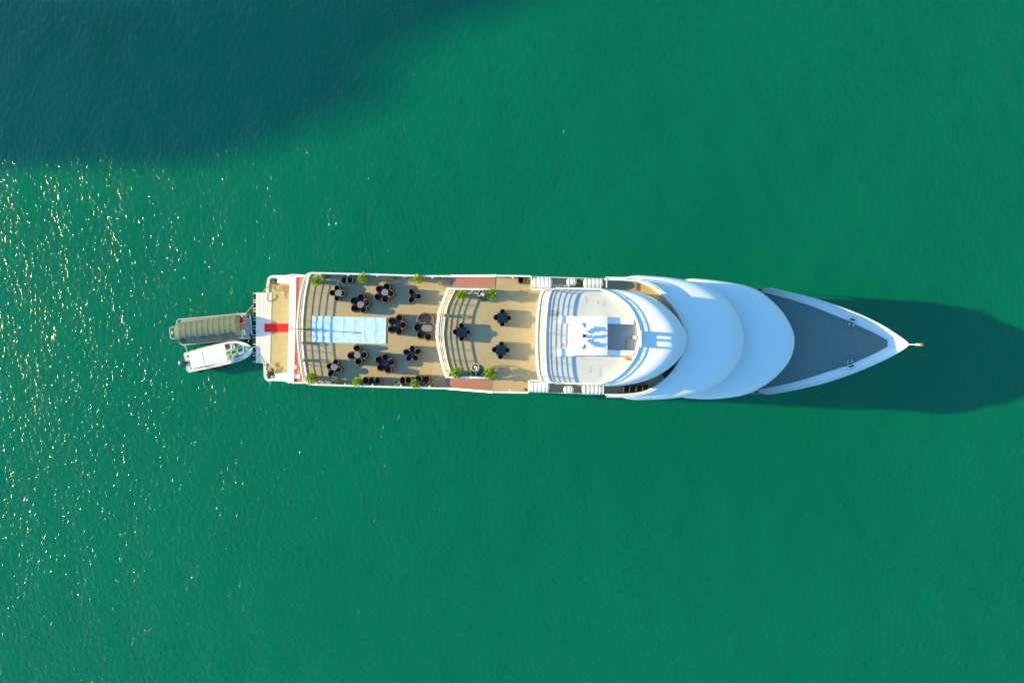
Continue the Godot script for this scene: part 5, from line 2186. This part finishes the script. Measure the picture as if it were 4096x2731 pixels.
	b.prism(q, 0.75, 1.12)
	part("seat", b, M["grey white"], bench)
	for k in 5:
		b = MB.new()
		b.bar(at(W[0] + (408 + k * 12) / W[2], W[1] + (945 + k * 76) / W[2], 1.1), at(W[0] + (485 + k * 9) / W[2], W[1] + (948 + k * 76) / W[2], 1.1), 0.06, 0.03)
		part("slat", b, M["grey white"], bench)
	for k in 2:
		b = MB.new()
		b.bar(at(W[0] + (490 + k * 42) / W[2], W[1] + 930 / W[2], 1.14), at(W[0] + (525 + k * 48) / W[2], W[1] + 1310 / W[2], 1.14), 0.08, 0.04)
		part("rail", b, M["grey white"], bench)
	b = MB.new()
	b.bar(at(W[0] + 385 / W[2], W[1] + 1350 / W[2], 1.1), at(W[0] + 670 / W[2], W[1] + 1330 / W[2], 1.1), 0.08, 0.05)
	part("rail", b, M["grey white"], bench)
	var seat := group_part("helm_seat", o)
	b = MB.new()
	b.prism(read(W[0], W[1], W[2], 1.2, [430, 400, 600, 380, 610, 620, 440, 625]), 0.75, 1.15)
	part("box", b, M["grey white"], seat)
	b = MB.new()
	b.bar(at(W[0] + 315 / W[2], W[1] + 645 / W[2], 1.3), at(W[0] + 610 / W[2], W[1] + 635 / W[2], 1.3), 0.09, 0.08)
	part("rail", b, M["grey white"], seat)
	b = MB.new()
	b.prism(read(W[0], W[1], W[2], 1.2, [360, 270, 550, 240, 545, 370, 380, 400]), 0.75, 1.05)
	part("box", b, M["grey white"], seat)
	for t in [[845, 250], [985, 1250]]:
		tyre(o, at(W[0] + t[0] / W[2], W[1] + t[1] / W[2], 0.6), Vector3(0.3, 0, 1), 0.3)
	tyre(o, at(660 + 1215 / 5.228, 1200 + 862 / 5.228, 0.5), Vector3(1, 0, -0.1), 0.27)
	tyre(o, at(660 + 1400 / 5.228, 1200 + 858 / 5.228, 0.5), Vector3(1, 0, -0.1), 0.27)
	# loose things on its fore deck
	b = MB.new()
	b.prism(read(W[0], W[1], W[2], 1.1, [320, 780, 470, 765, 545, 820, 500, 850, 350, 910, 320, 860]), 0.76, 1.05)
	var bucket := single("yellow_bucket", b, M.yellow, "yellow plastic container at the mouth of the olive canopy", "container")
	b = MB.new()
	b.tube(smooth_up(read(W[0], W[1], W[2], 1.1, [450, 680, 480, 720, 510, 780, 545, 825]), 1.1), 0.03, 5)
	part("handle", b, M.yellow, bucket)
	b = MB.new()
	heap(b, at(W[0] + 545 / W[2], W[1] + 480 / W[2], 1.2), 0.4, 6, Vector3(0.75, 0.35, 1.2))
	single("red_bundle", b, M["red cloth"], "crumpled faded red bundle on the canvas tender's helm seat", "bundle")


func smooth_up(p: PackedVector2Array, y: float) -> PackedVector3Array:
	return up(smooth(p, p.size() * 5), y)


func cowl(b: MB, c: Vector3, r: Vector3, turn: float) -> void:
	var rows := []
	for j in 9:
		var t := -PI / 2 + PI * j / 8.0
		var row := PackedVector3Array()
		for k in 16:
			var a := TAU * k / 16
			var x := signf(cos(a)) * pow(absf(cos(a)), 0.7) * pow(cos(t), 0.6)
			var z := signf(sin(a)) * pow(absf(sin(a)), 0.7) * pow(cos(t), 0.6)
			row.append(c + Vector3(x * r.x, signf(t) * pow(absf(sin(t)), 0.8) * r.y, z * r.z * (1.0 - 0.2 * x)).rotated(Vector3.UP, turn))
		rows.append(row)
	b.grid(rows, Vector3.UP, c, true)


func heap(b: MB, c: Vector3, size: float, bumps: int, stretch: Vector3) -> void:
	var rows := []
	for j in 8:
		var t := PI / 2 * j / 7.0
		var row := PackedVector3Array()
		for k in 18:
			var a := TAU * k / 18
			var r := size * (0.8 + 0.2 * sin(a * bumps + j) + 0.12 * sin(a * 2.0 + 1.0)) * cos(t)
			row.append(c + Vector3(cos(a) * r * stretch.x, size * stretch.y * (sin(t) + 0.1 * sin(a * 3.0 + j * 1.3)), sin(a) * r * stretch.z))
		rows.append(row)
	b.grid(rows, Vector3.UP, c - Vector3(0, 0.1, 0), true)


func make_white_boat() -> void:
	var E := [660.0, 1200.0, 5.228]
	var base := at(868, 1425, 0)
	var o := thing("white_motorboat", "white open motorboat with a white canopy and green mats beside the tender", "boat", base)
	var y := 0.9
	var outline := smooth(read(E[0], E[1], E[2], y, [400, 1180, 395, 1140, 405, 1112, 620, 1045, 900, 968, 1200, 900, 1380, 868, 1500, 862, 1600, 878, 1700, 915, 1770, 960, 1815, 1010, 1825, 1050, 1800, 1100, 1740, 1170, 1620, 1240, 1480, 1290, 1200, 1360, 1000, 1405, 700, 1465, 560, 1495, 490, 1505, 475, 1480, 440, 1330]), 90)
	hull_of(o, outline, y, 0.82, M.gelcoat)
	# flat side decks with the well left open between them
	var well := smooth(read(E[0], E[1], E[2], y, [520, 1150, 1180, 945, 1330, 908, 1440, 905, 1560, 915, 1640, 940, 1705, 960, 1720, 1040, 1700, 1090, 1620, 1150, 1500, 1210, 1400, 1255, 1200, 1320, 620, 1440, 560, 1400]), 60)
	var cut := Geometry2D.clip_polygons(outline, well)
	var b := MB.new()
	var deck := outline.duplicate()
	# join the ring by its nearest pair so that it is one polygon
	var best := 1e9
	var bi := 0
	var bj := 0
	for i in outline.size():
		for j in well.size():
			var d := outline[i].distance_squared_to(well[j])
			if d < best:
				best = d
				bi = i
				bj = j
	deck = PackedVector2Array()
	for i in outline.size() + 1:
		deck.append(outline[(bi + i) % outline.size()])
	for j in well.size() + 1:
		deck.append(well[(bj - j + well.size() * 2) % well.size()])
	b.sheet(deck, y)
	var rows := [up(well, y), up(well, 0.42)]
	b.grid(rows, Vector3.UP, null, true)
	part("side_deck", b, M.gelcoat, o)
	b = MB.new()
	b.sheet(well, 0.42)
	part("sole", b, M["pad grey"], o)
	b = MB.new()
	b.tube(up(outline, y - 0.03), 0.05, 6, true)
	part("rub_rail", b, M["grey white"], o)
	# canopy on four posts
	var roof := smooth(read(E[0], E[1], E[2], 2.2, [500, 1120, 520, 1108, 750, 1040, 1190, 928, 1215, 930, 1235, 950, 1262, 1100, 1288, 1235, 1280, 1262, 1250, 1285, 820, 1372, 590, 1425, 565, 1418, 552, 1400]), 60)
	var canopy := group_part("canopy", o)
	var seam := [Vector2(), Vector2()]
	b = MB.new()
	b.prism(roof, 2.12, 2.2)
	part("roof_panel", b, M["gloss white"], canopy)
	b = MB.new()
	var sp := read(E[0], E[1], E[2], 2.21, [752, 1042, 822, 1370])
	b.tube(PackedVector3Array([Vector3(sp[0].x, 2.2, sp[0].y), Vector3(sp[1].x, 2.2, sp[1].y)]), 0.03, 6)
	part("seam", b, M["grey white"], canopy)
	b = MB.new()
	b.tube(up(roof, 2.16), 0.045, 6, true)
	part("edge", b, M.gelcoat, canopy)
	for s in [[560, 1160], [610, 1385], [1190, 960], [1240, 1250]]:
		b = MB.new()
		var p := at(660 + s[0] / 5.228, 1200 + s[1] / 5.228, 1.4)
		b.tube(PackedVector3Array([Vector3(p.x, 0.42, p.z), Vector3(p.x, 2.14, p.z)]), 0.03, 6)
		part("post", b, M.steel, canopy)
	# bow well (enlargement from 880, 1340)
	var W := [880.0, 1340.0, 13.07]
	for c in [[830, 480, 1220, 470, 1195, 670, 850, 720, 820, 600], [880, 960, 1220, 890, 1300, 940, 1240, 1000, 940, 1130, 905, 1080]]:
		b = MB.new()
		b.prism(read(W[0], W[1], W[2], 0.72, c), 0.42, 0.72)
		part("bow_cushion", b, M["pad grey"], o)
	for c in [[600, 990, 830, 970, 845, 1150, 820, 1250, 570, 1320, 590, 1150]]:
		b = MB.new()
		b.prism(smooth(read(W[0], W[1], W[2], 0.8, c), 24), 0.42, 0.8)
		part("side_seat", b, M["pad lilac"], o)
	b = MB.new()
	b.prism(smooth(read(W[0], W[1], W[2], 0.85, [420, 470, 640, 450, 740, 520, 760, 690, 560, 720, 480, 640]), 24), 0.42, 0.85)
	part("console", b, M["pad lilac"], o)
	for c in [[500, 510, 560, 505, 605, 590, 600, 700, 530, 715, 545, 600], [650, 510, 700, 505, 745, 600, 750, 690, 700, 700, 690, 590]]:
		b = MB.new()
		b.prism(read(W[0], W[1], W[2], 0.97, c), 0.8, 0.97)
		part("windscreen_bar", b, M["gloss white"], o)
	var mats := [[300, 880, 550, 830, 565, 1000, 320, 1050], [580, 820, 880, 750, 900, 905, 600, 985], [915, 745, 1185, 680, 1215, 850, 930, 890]]
	for c in mats:
		b = MB.new()
		b.prism(read(W[0], W[1], W[2], 0.5, c), 0.42, 0.5)
		part("aisle_mat", b, M["carpet green"], o)
	for c in [[290, 870, 560, 812], [590, 800, 1190, 665], [310, 1065, 830, 950], [830, 945, 1240, 850], [570, 800, 590, 1000], [890, 745, 915, 900]]:
		b = MB.new()
		var p := read(W[0], W[1], W[2], 0.62, c)
		b.bar(Vector3(p[0].x, 0.54, p[0].y), Vector3(p[1].x, 0.54, p[1].y), 0.04, 0.14)
		part("coaming", b, M.gelcoat, o)
	b = MB.new()
	b.prism(read(W[0], W[1], W[2], 0.95, [1260, 535, 1340, 570, 1400, 780, 1400, 860, 1330, 915, 1240, 850, 1205, 700, 1215, 600]), 0.7, 0.93)
	part("shield_hatch", b, M["shield green"], o)
	b = MB.new()
	b.tube(up(read(W[0], W[1], W[2], 0.95, [1260, 535, 1340, 570, 1400, 780, 1410, 860, 1330, 915, 1235, 850, 1200, 700, 1212, 600]), 0.94), 0.03, 6, true)
	part("hatch_rim", b, M.gelcoat, o)
	b = MB.new()
	b.prism(read(W[0], W[1], W[2], 0.95, [1430, 605, 1490, 580, 1610, 625, 1540, 740, 1450, 745]), 0.88, 0.93)
	part("bow_mat", b, M["shield green"], o)
	b = MB.new()
	b.prism(read(W[0], W[1], W[2], 0.7, [420, 1100, 520, 1090, 580, 1150, 560, 1240, 470, 1235]), 0.43, 0.62)
	part("footwell_mat", b, M["carpet green"], o)
	# stern wells with green mats
	for c in [[440, 1150, 485, 1148, 492, 1195, 448, 1202], [500, 1410, 540, 1400, 560, 1430, 508, 1442]]:
		b = MB.new()
		b.prism(read(E[0], E[1], E[2], 0.95, c), 0.85, 0.94)
		part("stern_mat", b, M["carpet green"], o)
	b = MB.new()
	b.tube(smooth_up(read(E[0], E[1], E[2], 1.1, [470, 1470, 425, 1475, 415, 1440, 420, 1408, 460, 1400]), 0.8), 0.03, 6)
	part("boarding_step", b, M["grey white"], o)
	var motor := group_part("outboard_motor", o)
	var e := at(660 + 372 / 5.228, 1200 + 1314 / 5.228, 1.05)
	b = MB.new()
	cowl(b, e, Vector3(0.42, 0.3, 0.27), 0.12)
	part("cowl", b, M["engine navy"], motor)
	b = MB.new()
	cowl(b, e + Vector3(-0.24, 0.02, 0), Vector3(0.2, 0.27, 0.24), 0.12)
	part("cap", b, M["engine grey"], motor)
	b = MB.new()
	b.box(e + Vector3(0.05, -0.75, 0), Vector3(0.2, 1.1, 0.14))
	part("shaft", b, M["engine navy"], motor)
	b = MB.new()
	b.bar(at(660 + 400 / 5.228, 1200 + 1270 / 5.228, 1.2), at(660 + 520 / 5.228, 1200 + 1272 / 5.228, 1.2), 0.1, 0.06)
	part("tiller_plate", b, M["rope tan"], motor)
	b = MB.new()
	b.tube(PackedVector3Array([at(660 + 470 / 5.228, 1200 + 1225 / 5.228, 1.1), at(660 + 500 / 5.228, 1200 + 1400 / 5.228, 1.1)]), 0.04, 6)
	part("transom_rail", b, M["rope pale"], motor)
	for t in [[735, 1480, 0.28], [1020, 1424, 0.3], [1230, 1368, 0.3], [1540, 1278, 0.24], [930, 942, 0.22], [612, 1030, 0.2]]:
		tyre(o, at(660 + t[0] / 5.228, 1200 + t[1] / 5.228, 0.62), Vector3(1, 0, -0.22), t[2])
	# registration on the lower bow
	for w in [["QN", 822, 1322, 0.16], ["4053", 1030, 1240, 0.17]]:
		var t := TextMesh.new()
		var f := SystemFont.new()
		f.font_names = PackedStringArray(["Droid Sans"])
		t.font = f
		t.text = w[0]
		t.font_size = 64
		t.pixel_size = w[3] / 48.0
		t.depth = 0.012
		var p := at(W[0] + w[1] / W[2], W[1] + w[2] / W[2], y + 0.012)
		var m := share("registration", t, M.letter, o, p - base)
		m.basis = Basis(Vector3.UP, 0.36) * Basis(Vector3.RIGHT, -PI / 2)
	# a dark bag on the seat under the canopy's edge
	b = MB.new()
	heap(b, at(W[0] + 320 / W[2], W[1] + 590 / W[2], 0.85), 0.4, 5, Vector3(0.8, 0.5, 0.6))
	single("brown_bag", b, M["brown bag"], "reddish brown bag on the motorboat's seat at the canopy edge", "bag")


# ---------------------------------------------------------------- ropes
func make_ropes() -> void:
	var b := MB.new()
	for k in 2:
		b = MB.new()
		var a := at(976 + k * 4, 1259 - k * 2, 0.85)
		var c := at(1079 + k, 1129, 1.45)
		var line := PackedVector3Array()
		for j in 13:
			var t := j / 12.0
			line.append(a.lerp(c, t) - Vector3(0, sin(t * PI) * 0.25, 0) + Vector3(0, 0, 0.03 * sin(t * 9.0) * k))
		b.tube(line, 0.02, 6)
		single("mooring_rope", b, M["rope tan"], ["tan mooring rope from the canvas tender to the upper stern bollards", "second tan rope running beside the first to the upper stern bollards"][k], "rope", "mooring lines at the stern")
	for d in [
		[[1026, 1383.5, 0.95], [1037, 1424, 1.15], [0.03], "rope green", "dark rope from the motorboat's bow over the boarding platform"],
		[[1037, 1424, 1.18], [1069, 1492, 1.45], [0.035], "rope pale", "pale rope from the platform to the lower stern bollards"],
		[[998, 1350, 0.8], [1024, 1380, 0.95], [0.02], "rope green", "dark rope between the canvas tender and the motorboat's bow"],
		[[996, 1348, 0.85], [990, 1371, 0.95], [0.022], "rope pale", "short pale rope between the two tenders near their bows"],
		[[738, 1376, 0.8], [747, 1407, 0.95], [0.05], "rope pale", "thick pale rope between the two tenders' sterns"]]:
		b = MB.new()
		var a := at(d[0][0], d[0][1], d[0][2])
		var c := at(d[1][0], d[1][1], d[1][2])
		var line := PackedVector3Array()
		for j in 9:
			line.append(a.lerp(c, j / 8.0) - Vector3(0, sin(j / 8.0 * PI) * 0.08, 0))
		b.tube(line, d[2][0], 6)
		single("mooring_rope", b, M[d[3]], d[4], "rope", "mooring lines at the stern")
	# heaped lines on the stern deck
	b = MB.new()
	var c := at(1140, 1149, Y_STERN)
	var pts := PackedVector3Array()
	for k in 150:
		var t := k * 0.21
		var m := c + Vector3(0.05 + 0.28 * sin(t * 0.173 + 1.0) - 0.05 * sin(t * 0.61), 0, -0.1 + 0.25 * sin(t * 0.137))
		pts.append(m + Vector3(cos(t) * (0.32 + 0.2 * sin(t * 0.31)), 0.03 + 0.12 * k / 150.0 * absf(sin(t * 1.7)), sin(t + 0.6 * sin(t * 0.23)) * (0.25 + 0.18 * cos(t * 0.41))))
	b.tube(pts, 0.026, 6)
	var loops := PackedVector3Array()
	for q in read(1000, 1080, 9.8, Y_STERN + 0.05, [930, 580, 890, 660, 920, 760, 1000, 800, 1150, 770, 1210, 700, 1330, 640, 1480, 690, 1530, 800, 1400, 780, 1330, 860, 1320, 980, 1370, 1090, 1450, 1110, 1520, 1040, 1500, 930, 1420, 820, 1300, 800, 1230, 740, 1200, 660, 1290, 620, 1450, 600, 1520, 560]):
		loops.append(Vector3(q.x, Y_STERN + 0.05, q.y))
	b.tube(up(smooth(read(1000, 1080, 9.8, Y_STERN + 0.05, [930, 580, 890, 660, 920, 760, 1000, 800, 1150, 770, 1210, 700, 1330, 640, 1480, 690, 1530, 800, 1400, 780, 1330, 860, 1320, 980, 1370, 1090, 1450, 1110, 1520, 1040, 1500, 930, 1420, 820, 1300, 800, 1230, 740, 1200, 660, 1290, 620, 1450, 600, 1520, 560]), 110), Y_STERN + 0.06), 0.028, 6)
	single("rope_coil", b, M["rope tan"], "loose tan rope in loops on the upper side of the stern deck", "rope")
	b = MB.new()
	b.tube(up(smooth(read(1000, 1400, 9.8, Y_STERN + 0.12, [740, 850, 740, 720, 790, 600, 780, 510, 820, 475, 860, 510, 870, 600, 920, 640, 1000, 650, 1040, 690, 1010, 730, 930, 700, 830, 670, 760, 640, 720, 720, 700, 790, 730, 840, 800, 810, 830, 740, 840, 830, 880, 820, 950, 760, 930, 720, 990, 760, 960, 850, 980, 900]), 120), Y_STERN + 0.2), 0.034, 6)
	single("rope_coil", b, M["rope pale"], "pale thick rope looped over a dark heap at the lower stern corner", "rope")
	b = MB.new()
	pts = PackedVector3Array()
	c = at(1084, 1492, Y_STERN)
	for k in 170:
		var t := k * 0.27
		pts.append(c + Vector3(cos(t * 1.03) * (0.2 + 0.09 * sin(t * 0.7)) + 0.02, 0.04 + 0.25 * k / 170.0, sin(t) * (0.36 + 0.1 * sin(t * 0.37))))
	b.tube(pts, 0.03, 5)
	single("rope_heap", b, M["rope dark"], "dark heap of line beside the lower stern bollards", "rope")
	b = MB.new()
	b.prism(read(1000, 1400, 9.8, Y_STERN + 0.3, [790, 1010, 850, 1000, 890, 1050, 840, 1080, 800, 1060]), Y_STERN + 0.1, Y_STERN + 0.3)
	single("blue_bag", b, mat("sky bag", Color(0.16, 0.42, 0.62), 0.7), "small light blue bag at the lower stern bollards", "bag")
	b = MB.new()
	b.box(at(1098, 1123, Y_STERN + 0.06), Vector3(0.5, 0.1, 0.72))
	var hatch := single("hatch_cover", b, mat("olive hatch", Color(0.13, 0.14, 0.07), 0.7), "olive hatch cover with a line on it beside the upper bollards", "hatch")
	b = MB.new()
	var k2 := PackedVector3Array()
	for k in 40:
		k2.append(at(1099, 1122, Y_STERN + 0.13) + Vector3(cos(k * 0.5) * (0.05 + 0.003 * k), 0, sin(k * 0.5) * (0.05 + 0.004 * k)))
	b.tube(k2, 0.016, 5)
	part("line", b, M["rope dark"], hatch)
	b = MB.new()
	b.tube(up(smooth(read(1000, 1080, 9.8, Y_STERN + 0.03, [1010, 965, 1040, 1000, 1050, 1050, 1020, 1100, 950, 1140, 920, 1180, 940, 1215, 970, 1205, 940, 1190, 870, 1215]), 40), Y_STERN + 0.03), 0.03, 6, false, 0.014)
	single("short_rope", b, M["rope green"], "short dark green rope end lying on the open stern deck", "rope")
	b = MB.new()
	b.tube(up(smooth(read(1000, 1080, 9.8, 1.17, [660, 890, 675, 1000, 660, 1100, 690, 1200, 760, 1240, 820, 1210, 760, 1170]), 30), 1.165), 0.016, 5)
	single("thin_line", b, M["rope dark"], "thin line lying on the upper end of the boarding platform", "rope")
	# red lashings under the lower visor
	for s in [[3042, 1159, "dark red lashing bundle under the lower visor's upper corner"], [3028, 1567.5, "dark red lashing bundle under the lower visor's lower corner"]]:
		b = MB.new()
		heap(b, at(s[0], s[1], 5.7), 0.3, 5, Vector3(0.9, 0.5, 0.35))
		single("lashing_bundle", b, M["brown bag"], s[2], "bundle", "lashing bundles at the bow")
